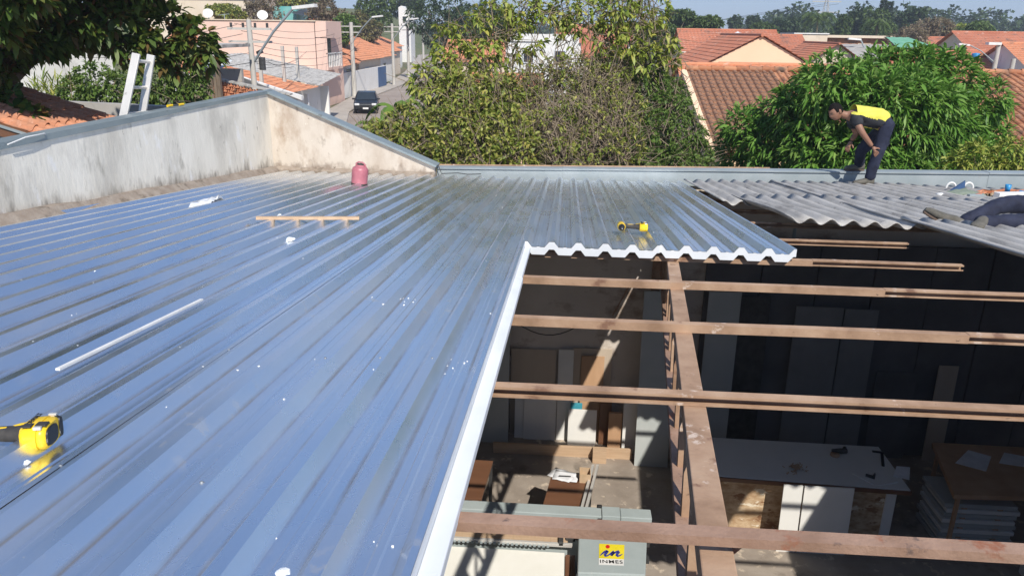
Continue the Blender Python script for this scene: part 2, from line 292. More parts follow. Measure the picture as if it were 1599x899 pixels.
def leaf_mesh(name, mat, parent, P, D, L, W, rng, fold=.25, droop=.25, kind6=True):
    """one leaf per row: base point P, direction D, length L, width W"""
    n = len(P); D = unit(D); up = np.tile([0, 0, 1.], (n, 1)) + rng.normal(0, .45, (n, 3)); S = unit(np.cross(D, up)); U = np.cross(S, D)
    L = np.broadcast_to(L, (n,))[:, None]; W = np.broadcast_to(W, (n,))[:, None]/2; g = np.array([0, 0, -1.])
    def pt(t, s, h=0): return P + D*L*t + S*W*s + U*W*h + g*L*droop*t*t
    if kind6:
        vs = np.stack([pt(0, 0), pt(.3, .85, fold), pt(.68, .8, fold), pt(1, 0), pt(.68, -.8, fold), pt(.3, -.85, fold), pt(.5, 0)], 1).reshape(-1, 3)
        b = np.arange(n)[:, None, None]*7; f = (np.array([[0, 1, 2, 6], [6, 2, 3, 4], [0, 6, 4, 5]])[None] + b).reshape(-1, 4)
    else:
        vs = np.stack([pt(0, 0), pt(.5, 1, fold), pt(1, 0), pt(.5, -1, fold)], 1).reshape(-1, 3)
        b = np.arange(n)[:, None, None]*4; f = (np.array([[0, 1, 2, 3]])[None] + b).reshape(-1, 4)
    return np_mesh(name, vs, f, mat, parent)
def blob_cloud(rng, blobs, n, shell=.35, minz=None):
    """points near the outsides of many overlapping blobs (cx,cy,cz,rx,ry,rz); returns points, outward directions"""
    B = np.array(blobs, float); wgt = (B[:, 3]*B[:, 4]+B[:, 3]*B[:, 5]); wgt /= wgt.sum(); k = rng.choice(len(B), n*2, p=wgt)
    d = unit(rng.normal(0, 1, (n*2, 3))); rad = 1-shell*rng.random((n*2, 1))**1.5; P = B[k, :3] + d*B[k, 3:]*rad
    ins = np.zeros(n*2, bool)
    for b in B: ins |= (((P-b[:3])/b[3:])**2).sum(1) < (.62)**2
    keep = ~ins
    if minz is not None: keep &= P[:, 2] > minz
    P, d = P[keep], d[keep]
    return P[:n], d[:n]
def rosettes(rng, P, d, k, spread=.9, lift=0):
    n = len(P); PP = np.repeat(P, k, 0); dd = np.repeat(d, k, 0) + rng.normal(0, spread, (n*k, 3)); dd[:, 2] += lift
    return PP, dd
def limb_tree(parent, base, targets, r0_, mat='bark', rng=None, fork=.45, name='trunk'):
    m = MB(); base = V(base); rng = rng or random.Random(1); top = sum((V(t) for t in targets), V((0, 0, 0)))/len(targets); f = base.lerp(top, fork)
    m.tube([base, base.lerp(f, .5)+V((rng.uniform(-.1, .1), rng.uniform(-.1, .1), 0)), f], [r0_, r0_*.85, r0_*.7], 8)
    for t in targets:
        t = V(t); mid = f.lerp(t, .5) + V((rng.uniform(-.15, .15), rng.uniform(-.15, .15), rng.uniform(0, .25)))
        m.tube([f-V((0, 0, .1)), f.lerp(mid, .5), mid, t], [r0_*.55, r0_*.42, r0_*.3, r0_*.12], 6)
    return m.build(name, mat, parent)
def text_mesh(txt, size, mat, parent, mtx, name='lettering', bold=0, ext=.0006, space=1):
    cu = bpy.data.curves.new(name, 'FONT'); cu.body = txt; cu.size = size; cu.align_x = 'CENTER'; cu.align_y = 'CENTER'; cu.extrude = ext; cu.offset = bold; cu.space_character = space; cu.resolution_u = 3
    t = bpy.data.objects.new('t', cu); COL.objects.link(t); bpy.context.view_layer.update()
    me = bpy.data.meshes.new_from_object(t.evaluated_get(bpy.context.evaluated_depsgraph_get())); bpy.data.objects.remove(t)
    l = worldloc(parent); me.transform(Matrix.Translation(-l) @ mtx); me.materials.clear(); me.materials.append(MATS[mat]); return link(name, me, parent)
def skin_mesh(name, pts, edges, radii, mat, parent, root=0, sub=2):
    me = bpy.data.meshes.new(name); l = worldloc(parent); me.from_pydata([tuple(V(p)-l) for p in pts], edges, []); me.update()
    o = bpy.data.objects.new(name, me); COL.objects.link(o)
    bm = bmesh.new(); bm.from_mesh(me); ly = bm.verts.layers.skin.verify(); bm.verts.ensure_lookup_table()
    for v, r in zip(bm.verts, radii):
        v[ly].radius = (r, r) if isinstance(r, (int, float)) else r; v[ly].use_root = (v.index == root)
    bm.to_mesh(me); bm.free()
    o.modifiers.new('skin', 'SKIN').use_smooth_shade = True; s = o.modifiers.new('sub', 'SUBSURF'); s.levels = sub; s.render_levels = sub
    bpy.context.view_layer.update(); m2 = bpy.data.meshes.new_from_object(o.evaluated_get(bpy.context.evaluated_depsgraph_get())); bpy.data.objects.remove(o)
    m2.materials.clear(); m2.materials.append(MATS[mat]); m2.polygons.foreach_set('use_smooth', [True]*len(m2.polygons)); return link(name, m2, parent)
def struct(o): o['kind'] = 'structure'; return o
rnd = random.Random(7); rng = np.random.default_rng(11)
# ================================================================== SETTING: ground, road
def sheet(name, pts, mat, z):
    m = MB(); m.add([(x, y, z) for x, y in pts], [tuple(range(len(pts)))]); return struct(m.build(name, mat))
sheet('ground', [(-700, -60), (700, -60), (700, 1300), (-700, 1300)], 'ground', -.02)
sheet('workshop_floor', [(-4.4, -4.2), (9, -4.2), (9, 10.8), (-4.4, 10.8)], 'concrete', 0)
road = [(-3, 24), (-8.7, 42), (-12.7, 58), (-14.4, 72), (-15, 88), (-18.5, 115), (-29, 180), (-45, 260)]
def strip(name, line, off, wd, mat, z, th=0):
    m = MB(); L_, R_ = [], []
    for i, p in enumerate(line):
        a = V((*line[max(i-1, 0)], 0)); b = V((*line[min(i+1, len(line)-1)], 0)); d = (b-a).normalized(); s = V((d.y, -d.x, 0)); c = V((*p, z)) + s*off
        L_.append(c-s*wd/2); R_.append(c+s*wd/2)
    n = len(line)
    m.add(L_+R_, [(i, n+i, n+i+1, i+1) for i in range(n-1)])
    if th:
        m.add([p-V((0, 0, th)) for p in L_]+L_, [(i, i+1, n+i+1, n+i) for i in range(n-1)]); m.add([p-V((0, 0, th)) for p in R_]+R_, [(i, i+1, n+i+1, n+i) for i in range(n-1)])
    return struct(m.build(name, mat))
strip('street', road, 0, 7.2, 'asphalt', -.008)
strip('pavement_left', road, -4.5, 1.8, 'pavement', .12, .14); strip('pavement_right', road, 4.5, 1.8, 'pavement', .12, .14)

# ================================================================== WORKSHOP WALLS
def wall_box(name, x0, x1, y0, y1, z0, z1, mat, label, cat='wall', group=None):
    m = MB().box(((x0+x1)/2, (y0+y1)/2, (z0+z1)/2), (x1-x0, y1-y0, z1-z0)); return tag(m.build(name, mat, origin=((x0+x1)/2, (y0+y1)/2, z0)), label, cat, group)
wl = empty('boundary_wall', (-4.5, 4, 0), 'long weathered grey plaster wall rising beside the blue metal roof', 'wall')
MB().box((-4.5, 3.6, 2.545), (.2, 15.6, 5.09)).build('wall_body', 'plaster_grey', wl)
m = MB()
for i in range(30):                                    # rough render that has run down onto the roof edge
    y0, y1 = 11.2-i*.5, 11.2-(i+1)*.5
    a = [.02+.05*mnoise.noise((y*1.7, 3, 0)) for y in (y0, y1)]; h = [.075+.035*mnoise.noise((y*2.3, 9, 0)) for y in (y0, y1)]; g = [.045+.02*mnoise.noise((y*2.9, 5, 0)) for y in (y0, y1)]
    m.add([(-4.399, y0, rz(y0, h[0])), (-4.399, y1, rz(y1, h[1])), (-4.33, y1, rz(y1, .055+g[1]*.6)), (-4.33, y0, rz(y0, .055+g[0]*.6)), (-4.26+a[1], y1, rz(y1, .002)), (-4.26+a[0], y0, rz(y0, .002)), (-4.26+a[1], y1, rz(y1, -.12)), (-4.26+a[0], y0, rz(y0, -.12))],
          [(0, 1, 2, 3), (3, 2, 4, 5), (5, 4, 6, 7)])
m.build('mortar_fillet', 'mortar', wl)
for i in range(5):
    y0 = 11.42-3.1*i; MB().hexa([(-4.64, y0-3.1, 5.07), (-4.385, y0-3.1, 5.07), (-4.385, y0, 5.07), (-4.64, y0, 5.07), (-4.64, y0-3.1, 5.10), (-4.385, y0-3.1, 5.115), (-4.385, y0, 5.115), (-4.64, y0, 5.10)] if i % 2 == 0 else
        [(-4.645, y0-3.13, 5.067), (-4.381, y0-3.13, 5.067), (-4.381, y0+.03, 5.067), (-4.645, y0+.03, 5.067), (-4.645, y0-3.13, 5.104), (-4.381, y0-3.13, 5.119), (-4.381, y0+.03, 5.119), (-4.645, y0+.03, 5.104)]).build('cap_flashing', 'galv_dark', wl)
MB().tube([(-4.36, 5.75, 5.10), (-4.35, 5.95, 5.13), (-4.36, 6.2, 5.13), (-4.4, 6.27, 5.11)], .006, 5).build('white_cable', 'white', wl)
wg = empty('gable_wall', (-3.2, 11.3, 0), 'stained cream plaster gable wall sloping down to the metal parapet', 'wall')
ga, gb = V((-4.42, 11.30, 0)), V((-1.93, 11.16, 0)); bk = V((0, .19, 0))
MB().prism([ga, gb, gb+V((0, 0, 4.09)), ga+V((0, 0, 5.09))], bk).build('wall_body', 'plaster_cream', wg)
ca, cb = ga+V((-.02, .07, 5.115)), gb+V((.04, .07, 4.10))
MB().bar(ca, cb, .25, .028).build('cap_flashing', 'galv_dark', wg)
m = MB()
for i in range(14):
    a, b = ga.lerp(gb, i/14), ga.lerp(gb, (i+1)/14); ha, hb = [.07+.03*mnoise.noise((t*9.1, 1, 0)) for t in (i/14, (i+1)/14)]
    f = V((0, -.09, 0)); m.add([a+V((0, -.001, rz(11.2, ha))), b+V((0, -.001, rz(11.2, hb))), b+f+V((0, 0, rz(11.15, .03))), a+f+V((0, 0, rz(11.15, .03))), b+f+V((0, 0, rz(11.15, -.1))), a+f+V((0, 0, rz(11.15, -.1)))], [(0, 3, 2, 1), (3, 5, 4, 2)])
m.build('mortar_fillet', 'mortar', wg)
wp = empty('parapet', (2.5, 11.4, 0), 'low galvanised metal parapet along the far eave of the roof', 'parapet')
def pz(x): return 4.045+.0165*(x+1.8)
m = MB(); m.hexa([(-1.93, 11.42, 0), (9.2, 11.42, 0), (9.2, 11.56, 0), (-1.93, 11.56, 0), (-1.93, 11.42, pz(-1.93)-.03), (9.2, 11.42, pz(9.2)-.03), (9.2, 11.56, pz(9.2)-.03), (-1.93, 11.56, pz(-1.93)-.03)]); m.build('wall_body', 'wall_cream', wp)
xs = [-1.93, -.05, 2.98, 6.02, 9.2]
for i in range(4):                                    # folded flashing panels with a lapped joint
    a, b = xs[i], xs[i+1]+(.03 if i < 3 else 0); y = 11.385-.004*(i % 2)
    m = MB()
    nn = 14
    pr = lambda x: [(y-.02, rz(11.3, -.06)), (y, pz(x)-.028), (y-.022, pz(x)-.022), (y-.022, pz(x)-.004), (y+.02, pz(x)+.002), (11.6, pz(x)-.003), (11.6, pz(x)-.05)]
    vs = []
    for k in range(nn+1):
        x = a+(b-a)*k/nn; vs += [(x, yy+.003*mnoise.noise((x*2, zz*9, i)), zz+.004*(i % 2)) for yy, zz in pr(x)]
    m.add(vs, [(k*7+j, (k+1)*7+j, (k+1)*7+j+1, k*7+j+1) for k in range(nn) for j in range(6)]); m.build('flashing', 'galv', wp)
MB().tube([(-1.93, 11.575, pz(-1.93)+.006), (3.0, 11.575, pz(3)+.006)], .012, 6).build('rusty_bar', 'primer', wp)
MB().tube([(-1.9, 11.3, 4.1), (-1.86, 11.27, 4.02), (-1.84, 11.24, 3.975), (-1.6, 11.25, 3.99), (-1.45, 11.24, 3.975), (-1.25, 11.25, 3.985)], .006, 5).build('cable', 'black', wp)
wall_box('interior_back_wall', -4.4, 9, 10.78, 10.9, 0, rz(10.9, -.13), 'inner_wall', 'stained plaster back wall inside the open workshop')
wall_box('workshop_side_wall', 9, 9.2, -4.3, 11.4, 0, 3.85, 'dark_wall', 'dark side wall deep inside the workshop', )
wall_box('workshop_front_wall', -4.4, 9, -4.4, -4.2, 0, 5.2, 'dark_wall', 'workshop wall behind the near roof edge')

# ================================================================== METAL ROOF
PIT = .192
def prof(x):                                          # trapezoidal sheet, x in one pitch, crest at 0
    t = (x+PIT/2) % PIT - PIT/2; t = abs(t)
    return .040 if t <= .018 else (.040*(1-(t-.018)/.032) if t < .05 else 0)
def sheet_cols(x0, n):
    xs = [x0+1e-4]
    for i in range(n):
        c = x0+PIT*i
        if i == 0: xs += [c+.018, c+.05]
        else: xs += [c-.05, c-.018, c+.018, c+.05]
        xs += [c+PIT/2-.013, c+PIT/2-.008, c+PIT/2+.008, c+PIT/2+.013]
    c = x0+PIT*n; xs += [c-.05, c-.018, c-1e-4]
    return xs
mr_ = empty('metal_roof', (-1.3, 4, rz(4, -.06)), 'new trapezoidal metal roof reflecting the blue sky, white foam edges', 'roof')
def metal_sheet(x0, n, y0, y1, k):
    xs = sheet_cols(x0, n); ny = int((y1-y0)/.22); zs = []
    def h(x):
        p = prof(x-x0); t = ((x-x0)+PIT/2) % PIT - PIT/2
        return p + (.004 if abs(abs(t)-PIT/2) < .009 else 0)
    m = MB(); vs = []
    for j in range(ny+1):
        y = y0+(y1-y0)*j/ny
        for x in xs: vs.append((x, y, rz(y, h(x) + .0010*mnoise.noise((x*3+k*7, y*1.1, k)) + .0009*mnoise.noise((x*2, y*2.6, 4)) + .0015*(k % 2))))
    nx = len(xs); m.add(vs, [(j*nx+i, j*nx+i+1, (j+1)*nx+i+1, (j+1)*nx+i) for j in range(ny) for i in range(nx-1)])
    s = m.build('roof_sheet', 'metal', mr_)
    fx = [x for x in xs]; top = [h(x)-.002 for x in fx]; bot = [prof(x-x0)-.058 for x in fx]; nf = len(fx); m = MB(); e = .004
    for yy in (y0+.0, y1): m.v += [(x, yy, rz(yy, t)) for x, t in zip(fx, top)] + [(x, yy, rz(yy, b)) for x, b in zip(fx, bot)]
    q = 2*nf
    for i in range(nf-1): m.f += [(i, nf+i, nf+i+1, i+1), (q+i, q+i+1, q+nf+i+1, q+nf+i), (nf+i, q+nf+i, q+nf+i+1, nf+i+1)]
    m.f += [(0, q, q+nf, nf), (nf-1, 2*nf-1, q+2*nf-1, q+nf-1)]; m.sm = [False]*len(m.f)
    m.build('foam_core', 'foam', s)
RE = -.275                                            # open edge of the long sheets
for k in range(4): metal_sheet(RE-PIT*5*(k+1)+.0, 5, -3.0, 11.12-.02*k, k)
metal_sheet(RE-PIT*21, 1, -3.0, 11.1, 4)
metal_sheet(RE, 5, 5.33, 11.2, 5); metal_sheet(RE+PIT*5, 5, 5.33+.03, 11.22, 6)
for y0, y1, wd in ((-3.0, 4.28, .047), (4.28, 11.0, .040)):   # bare foam lap beyond the metal edge
    MB().hexa([(RE+.0005, y0, rz(y0, -.04)), (RE+wd, y0, rz(y0, -.04)), (RE+wd, y1, rz(y1, -.04)), (RE+.0005, y1, rz(y1, -.04)), (RE+.0005, y0, rz(y0, .002)), (RE+wd, y0, rz(y0, -.006)), (RE+wd, y1, rz(y1, -.006)), (RE+.0005, y1, rz(y1, .002))]).build('foam_lap', 'foam', mr_, bevel=.004) if y1 < 5 else \
    MB().hexa([(RE+.0005, y0, rz(y0, -.04)), (RE+wd, y0, rz(y0, -.04)), (RE+wd, 5.326, rz(5.326, -.04)), (RE+.0005, 5.326, rz(5.326, -.04)), (RE+.0005, y0, rz(y0, .002)), (RE+wd, y0, rz(y0, -.006)), (RE+wd, 5.326, rz(5.326, -.006)), (RE+.0005, 5.326, rz(5.326, .002))]).build('foam_lap', 'foam', mr_, bevel=.004)
m = MB(); PUR = [.55, 1.58, 2.56, 3.54, 4.5, 5.42, 6.36, 7.4, 8.45, 9.5, 10.5]
for y in PUR:                                         # roofing screws with washers on the crests
    for i in range(-21, 11):
        x = RE+PIT*i + rnd.uniform(-.004, .004); yy = y+rnd.uniform(-.03, .03)
        if i > 0 and yy < 5.5 or rnd.random() < .6 or (i >= 0 and i == 10): continue
        m.lathe((x-.003*(i == 0)*6, yy, rz(yy, .0375)), [(.0075, 0), (.0075, .002), (.004, .003), (.004, .006), (.0001, .006)], 6)
m.build('screw', 'screw', mr_, kind='stuff')

# ================================================================== FIBRE CEMENT SHEETS
fr = empty('fibre_cement_roof', (5, 8, rz(8)), 'old grey corrugated fibre cement roof partly stripped off', 'roof')
FW = .177
def fibre(x0, x1, y0, y1, dz, parent=fr, lift=None, name='corrugated_sheet'):
    nx = max(8, int((x1-x0)/FW*10)); ny = 10; m = MB(); vs = []
    for j in range(ny+1):
        y = y0+(y1-y0)*j/ny
        for i in range(nx+1):
            x = x0+(x1-x0)*i/nx; z = .036+.026*math.cos(2*math.pi*(x-1.72)/FW)+dz+.006*(1-j/ny)+.004*mnoise.noise((x*1.3, y*.9, dz*40))
            if lift: z += lift(i/nx, j/ny)
            vs.append((x, y, rz(y, z)))
    m.add(vs, [(j*(nx+1)+i, j*(nx+1)+i+1, (j+1)*(nx+1)+i+1, (j+1)*(nx+1)+i) for j in range(ny) for i in range(nx)], True)
    o = m.build(name, 'fibre', parent); s = o.modifiers.new('thick', 'SOLIDIFY'); s.thickness = .009; s.offset = 0
    return o
fibre(1.70, 2.02, 8.28, 11.2, .0)
fibre(1.93, 3.02, 8.72, 11.22, .010)
for yy in ((8.75, 11.22, 0), (6.6, 8.95, .012), (4.4, 6.8, .024), (3.25, 4.6, .036)): fibre(2.93, 3.95, yy[0], yy[1], .02+yy[2], lift=(lambda u, v: .02*(1-u)**2) if yy[0] < 5 else None)
for yy in ((8.75, 11.22, 0), (6.65, 8.95, .012), (4.63, 6.85, .024)): fibre(3.86, 4.72, yy[0], yy[1], .03+yy[2])
for c in range(5):
    x0 = 4.64+.875*c
    for r_ in range(7): fibre(x0, x0+.95, 8.75-2.15*r_, 11.2-2.15*r_, (.0 if c % 2 else .012)+.004*r_)
for c in range(6): fibre(-.2+.83*c, .7+.83*c, -3.9, -.7, (.0 if c % 2 else .012))
ls = fibre(1.915, 3.0, 6.5, 8.92, .03, parent=None, lift=lambda u, v: .035*(1-u)**3*(1-v) + .014*math.sin(v*5+u*3))
tag(ls, 'loosened grey corrugated sheet with its wavy end over the dark gap', 'roof sheet')

# ================================================================== PURLINS AND TRUSS
def purlin(y, segs, label, mat='primer', off=-.045, hgt=.042, group=None):
    """segs: (x0, x1, open) channel pieces; open = the hollow side faces the camera"""
    o = empty('steel_purlin', ((segs[0][0]+segs[-1][1])/2, y, rz(y, off-hgt)), label, 'purlin', group)
    zt, zb = rz(y, off), rz(y, off-hgt); d = .044; t = .003
    for i, (a, b, op) in enumerate(segs):
        s = -1 if op else 1; yw = y+(d/2 if op else -d/2); e = .002*(i % 2); m = MB()
        P = [(yw, zt), (yw-s*0+s*d, zt), (yw+s*d, zt-.010), (yw+s*(d-t), zt-.010), (yw+s*(d-t), zt-t), (yw+s*t, zt-t), (yw+s*t, zb+t), (yw+s*(d-t), zb+t), (yw+s*(d-t), zb+.010), (yw+s*d, zb+.010), (yw+s*d, zb), (yw, zb)]
        n = len(P); N = 10; vs = []
        for k in range(N+1):
            x = a+(b-a)*k/N; vs += [(x, p[0]+.002*mnoise.noise((x*1.5, y, 2)), p[1]+e+.0025*mnoise.noise((x*1.1, y*3, 5))) for p in P]
        m.add(vs, [(k*n+i2, k*n+(i2+1) % n, (k+1)*n+(i2+1) % n, (k+1)*n+i2) for k in range(N) for i2 in range(n)])
        m.add(vs[:n], [(0, 1, 2, 3, 4, 5), (0, 5, 6, 11), (6, 7, 8, 9, 10, 11)]); m.add(vs[-n:], [(5, 4, 3, 2, 1, 0), (11, 6, 5, 0), (11, 10, 9, 8, 7, 6)])
        m.build('channel', mat, o)
    return o
purlin(1.58, [(-1.6, 4.6, False)], 'thick rust-stained brown steel purlin above the panel saw logo', 'primer_rust', off=-.030, hgt=.026)
purlin(2.56, [(-1.6, 4.6, True)], 'brown channel purlin with its hollow side showing, above the white workbench', hgt=.042)
purlin(3.54, [(-1.6, 1.93, False), (1.93, 5.2, True)], 'brown steel purlin crossing the tall white leaning board, spliced near its end')
purlin(4.5, [(-1.6, 1.92, False), (1.92, 5.2, True)], 'brown steel purlin just in front of the zigzag white foam edge')
purlin(5.42, [(-1.6, 1.78, False), (1.78, 2.82, True)], 'brown channel purlin coming out under the zigzag foam edge corner')
purlin(6.4, [(-1.6, 2.86, True)], 'brown channel purlin right under the wavy end of loosened sheet', off=-.05)
purlin(7.4, [(-1.6, 5.2, True)], 'brown purlin half hidden in the slot beside the metal sheets')
for y in (8.45, 9.5, 10.45): purlin(y, [(-1.6, 5.2, True)], 'brown steel purlin hidden under the far roof sheets', group='purlins under the far sheets')
tr = empty('roof_truss', (.5, 3.4, 0), 'brown welded steel roof truss running under the purlins', 'truss')
def tx(y): return .228+.105*y
def tz(y, d=0): return rz(y, -.09-d)
TA, TB = -3.9, 10.5
MB().bar((tx(TA), TA, tz(TA, .03)), (tx(TB), TB, tz(TB, .03)), .082, .06).build('top_chord', 'primer', tr, bevel=.004)
MB().bar((tx(TA), TA, tz(TA, .46)), (tx(TB), TB, tz(TB, .46)), .075, .05).build('bottom_chord', 'primer_rust', tr, bevel=.004)
k = 0; y = TA+.1
while y < TB-.5:
    a = (tx(y)-.012, y, tz(y, .055)); b = (tx(y), y, tz(y, .44)); MB().bar(a, b, .03, .03, up=(0, 1, 0)).build('web_post', 'primer', tr)
    y2 = y+.42; MB().bar((tx(y)+.014, y+.03, tz(y, .44)), (tx(y2)+.014, y2-.02, tz(y2, .055)), .032, .022, up=(1, 0, 0)).build('web_diagonal', 'primer_rust', tr); y = y2
for y in (.55, 1.58, 2.56, 3.54, 4.5, 5.42, 6.4):       # cleats where the purlins are welded down
    MB().prism([(tx(y)+.045, y+.03, tz(y, .03)), (tx(y)+.10, y+.03, tz(y, -.035)), (tx(y)+.045, y+.03, tz(y, -.035))], (0, .006, 0)).build('cleat', 'primer_rust', tr)
MB().box((tx(10.5), 10.5, tz(10.5, .5)/2), (.12, .09, tz(10.5, .5))).build('post', 'primer', tr)
MB().box((tx(-3.9), -3.9, tz(-3.9, .5)/2), (.12, .09, tz(-3.9, .5))).build('post', 'primer', tr)
# ================================================================== INSIDE THE WORKSHOP
def leanboard(x0, yt, x1, yb, mat, label, th=.018, z0=0, lean=.10, dY=0, name='leaning_board', cat='board', group=None):
    xm = (x0+x1)/2; p = onz(xm, yb, z0); Y = min(p.y+max(dY, 0), 10.765-lean-th)+min(dY, 0); a, b = ony(x0, yb, Y), ony(x1, yb, Y); t = ony(xm, yt, Y+lean)
    h = t.z-z0; m = MB(); l = V((0, lean, h)); A, B = V((a.x, Y, z0)), V((b.x, Y, z0)); n = V((0, th, 0))
    m.hexa([A, B, B+n, A+n, A+l, B+l, B+l+n, A+l+n])
    return tag(m.build(name, mat, origin=((a.x+b.x)/2, Y, z0), bevel=.0015), label, cat, group)
leanboard(726, 498, 793, 690, 'grey_board', 'pale grey-green panel half hidden behind the white roof edge')
leanboard(796, 545, 864, 682, 'beige_board', 'wide brownish panel standing in shade against the back wall', lean=.05, dY=.15)
leanboard(868, 546, 891, 677, 'white_board', 'narrow tall white strip board against the back wall', lean=.12, dY=-.04)
leanboard(890, 544, 949, 674, 'beige_board', 'beige sheet behind the smaller wood-brown panel', lean=.05, dY=.12)
leanboard(903, 556, 938, 675, 'wood', 'wood-brown panel leaning on the beige sheet', lean=.08, dY=-.05)
leanboard(803, 620, 818, 678, 'white_board', 'slim short white offcut beside the notched white panel', lean=.06, dY=-.10)
leanboard(817, 618, 867, 680, 'white_board', 'short square white panel leaning low against the wall', lean=.06, dY=-.12)
leanboard(889, 629, 907, 683, 'teal', 'small board with teal top edge behind a grey-white panel', lean=.05, dY=-.13)
leanboard(886, 640, 930, 686, 'white_board', 'low grey-white square panel on the wooden plinth plank', lean=.05, th=.03, dY=-.18)
leanboard(934, 628, 952, 694, 'brown_top', 'dark brown strip standing in shadow by the wood offcut', lean=.06)
leanboard(948, 645, 969, 703, 'wood', 'short wood-coloured offcut beside the white narrow board', lean=.05, th=.05)
leanboard(970, 627, 993, 707, 'white_board', 'narrow white board next to the tallest pale board', lean=.07, th=.03)
leanboard(990, 455, 1042, 728, 'grey_board', 'tallest pale board leaning just left of the roof truss', lean=.3, th=.03)
leanboard(1084, 455, 1132, 700, 'grey_board', 'tall grey board in shade to the right of the truss', lean=.05, dY=-.12)
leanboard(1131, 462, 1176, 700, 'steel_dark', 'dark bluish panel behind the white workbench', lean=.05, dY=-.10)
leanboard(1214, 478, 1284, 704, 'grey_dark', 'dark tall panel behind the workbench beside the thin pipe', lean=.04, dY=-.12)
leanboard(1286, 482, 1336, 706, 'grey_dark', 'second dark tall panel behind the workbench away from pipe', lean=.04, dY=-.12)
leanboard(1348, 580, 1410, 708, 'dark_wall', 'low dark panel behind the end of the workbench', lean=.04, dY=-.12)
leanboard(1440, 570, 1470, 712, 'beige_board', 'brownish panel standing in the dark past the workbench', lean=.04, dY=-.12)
p = onz(1196, 692, 0); tag(MB().tube([(p.x, p.y, 0), (p.x, p.y, 3.7)], .025, 10).build('support_pipe', 'galv', origin=(p.x, p.y, 0)), 'thin upright pipe standing behind the workbench', 'pipe')
a, b = ony(984, 444, 10.3), ony(957, 492, 9.9); tag(MB().tube([a, b], .012, 6).build('thin_rod', 'primer', origin=b), 'thin diagonal rod hanging under the purlins', 'rod')
pts = []
for i in range(13): q = ony(795+11.5*i, 497+26*math.sin(math.pi*min(1, i/11.)), 10.53); pts.append(q)
tag(MB().tube(pts, .008, 5).build('hanging_cable', 'black', origin=pts[6]), 'black cable sagging along the back wall', 'cable')
a, b = onz(770, 706, 0), onz(985, 712, 0)
tag(MB().box(((a.x+b.x)/2, 10.12, .085), (b.x-a.x, .04, .17)).build('plinth_plank', 'wood_light', origin=((a.x+b.x)/2, 10.12, 0), bevel=.003), 'long light wooden plank on edge below the leaning panels', 'plank')
a = onz(935, 714, 0); tag(MB().box((a.x, 10.02, .1), (.2, .14, .2)).build('wood_block', 'wood_light', origin=(a.x, 10.0, 0), bevel=.003), 'short wooden block standing before the long plank', 'block')

def table(name, quad, z, mat, label, th=.03, legs='steel_dark', cat='table'):
    P = [onz(x, y, z) for x, y in quad]; c = sum(P, V((0, 0, 0)))/4; o = empty(name, (c.x, c.y, 0), label, cat)
    dn_ = V((0, 0, -th)); MB().hexa([p+dn_ for p in P] + P).build('table_top', mat, o, bevel=.002)
    for p in P:
        q = p.lerp(c, .12); MB().box((q.x, q.y, (z-th)/2), (.04, .04, z-th)).build('leg', legs, o)
    return o, P
table('small_table', [(707, 776), (752, 778), (770, 719), (722, 716)], .75, 'brown_top', 'small brown table half hidden by the white roof edge')
table('work_table', [(847, 790), (914, 796), (927, 742), (862, 739)], .75, 'brown_top', 'brown table carrying papers and a small carton')
for i, dx in enumerate((0, 7)):
    a, b = onz(908+dx, 795, .775), onz(926+dx, 727, .775); MB_ = MB().bar(a, b, .03, .045)
    tag(MB_.build('guide_rail', 'alu', origin=(a+b)/2-V((0, 0, .022))), ['inner metal guide rail along the papers table edge', 'outer metal guide rail beside the papers table'][i], 'rail')
rm = random.Random(3)
for i, (px, py, ang, nm) in enumerate(((878, 741, .5, 'lower'), (884, 743, .2, 'upper'))):
    c = onz(px, py, .757+.006*i); m = MB(); ax = V((math.cos(-ang), math.sin(-ang), 0)); ay = V((-ax.y, ax.x, 0)); n = 5; vs = []
    for u in range(n+1):
        for v in range(n+1): vs.append(c + ax*.31*(u/n-.5) + ay*.22*(v/n-.5) + V((0, 0, .012*mnoise.noise((u*.7+i*5, v*.8, 1))+.008*(u/n)**3)))
    m.add(vs, [(u*(n+1)+v, (u+1)*(n+1)+v, (u+1)*(n+1)+v+1, u*(n+1)+v+1) for u in range(n) for v in range(n)], True)
    s = m.build('paper_sheet', 'paper', origin=c-V((0, 0, .004))); s.modifiers.new('t', 'SOLIDIFY').thickness = .003
    tag(s, f'{nm} white paper of the pair on the brown table', 'paper')
c = onz(884, 742, .785); tag(MB().tube([c-V((.09, .01, 0)), c+V((.06, -.01, 0))], .006, 6).build('pen', 'black', origin=c), 'dark pen lying on the white papers', 'pen')
c = onz(913, 748, .75); m = MB()
for dx, dy, sx, sy in ((-.065, 0, .006, .16), (.065, 0, .006, .16), (0, -.08, .13, .006), (0, .08, .13, .006)): m.box((c.x+dx, c.y+dy, .81), (sx, sy, .12))
m.box((c.x, c.y, .755), (.13, .16, .006)); tag(m.build('carton', 'cardboard', origin=(c.x, c.y, .75)), 'small open cardboard carton on the brown table', 'box')

dp = empty('shade_panelling', (5.4, 10.7, 0), 'tall panelling added to darken the shaded back of the workshop', 'panelling')  # faint panels spread along the wall, their dark colour standing in for shade
for i in range(9): MB().box((2.05+.78*i+.385, 10.68-.012*(i % 2), 1.62), (.765, .06, 3.24)).build('panel', 'dark_wall', dp, bevel=.003)

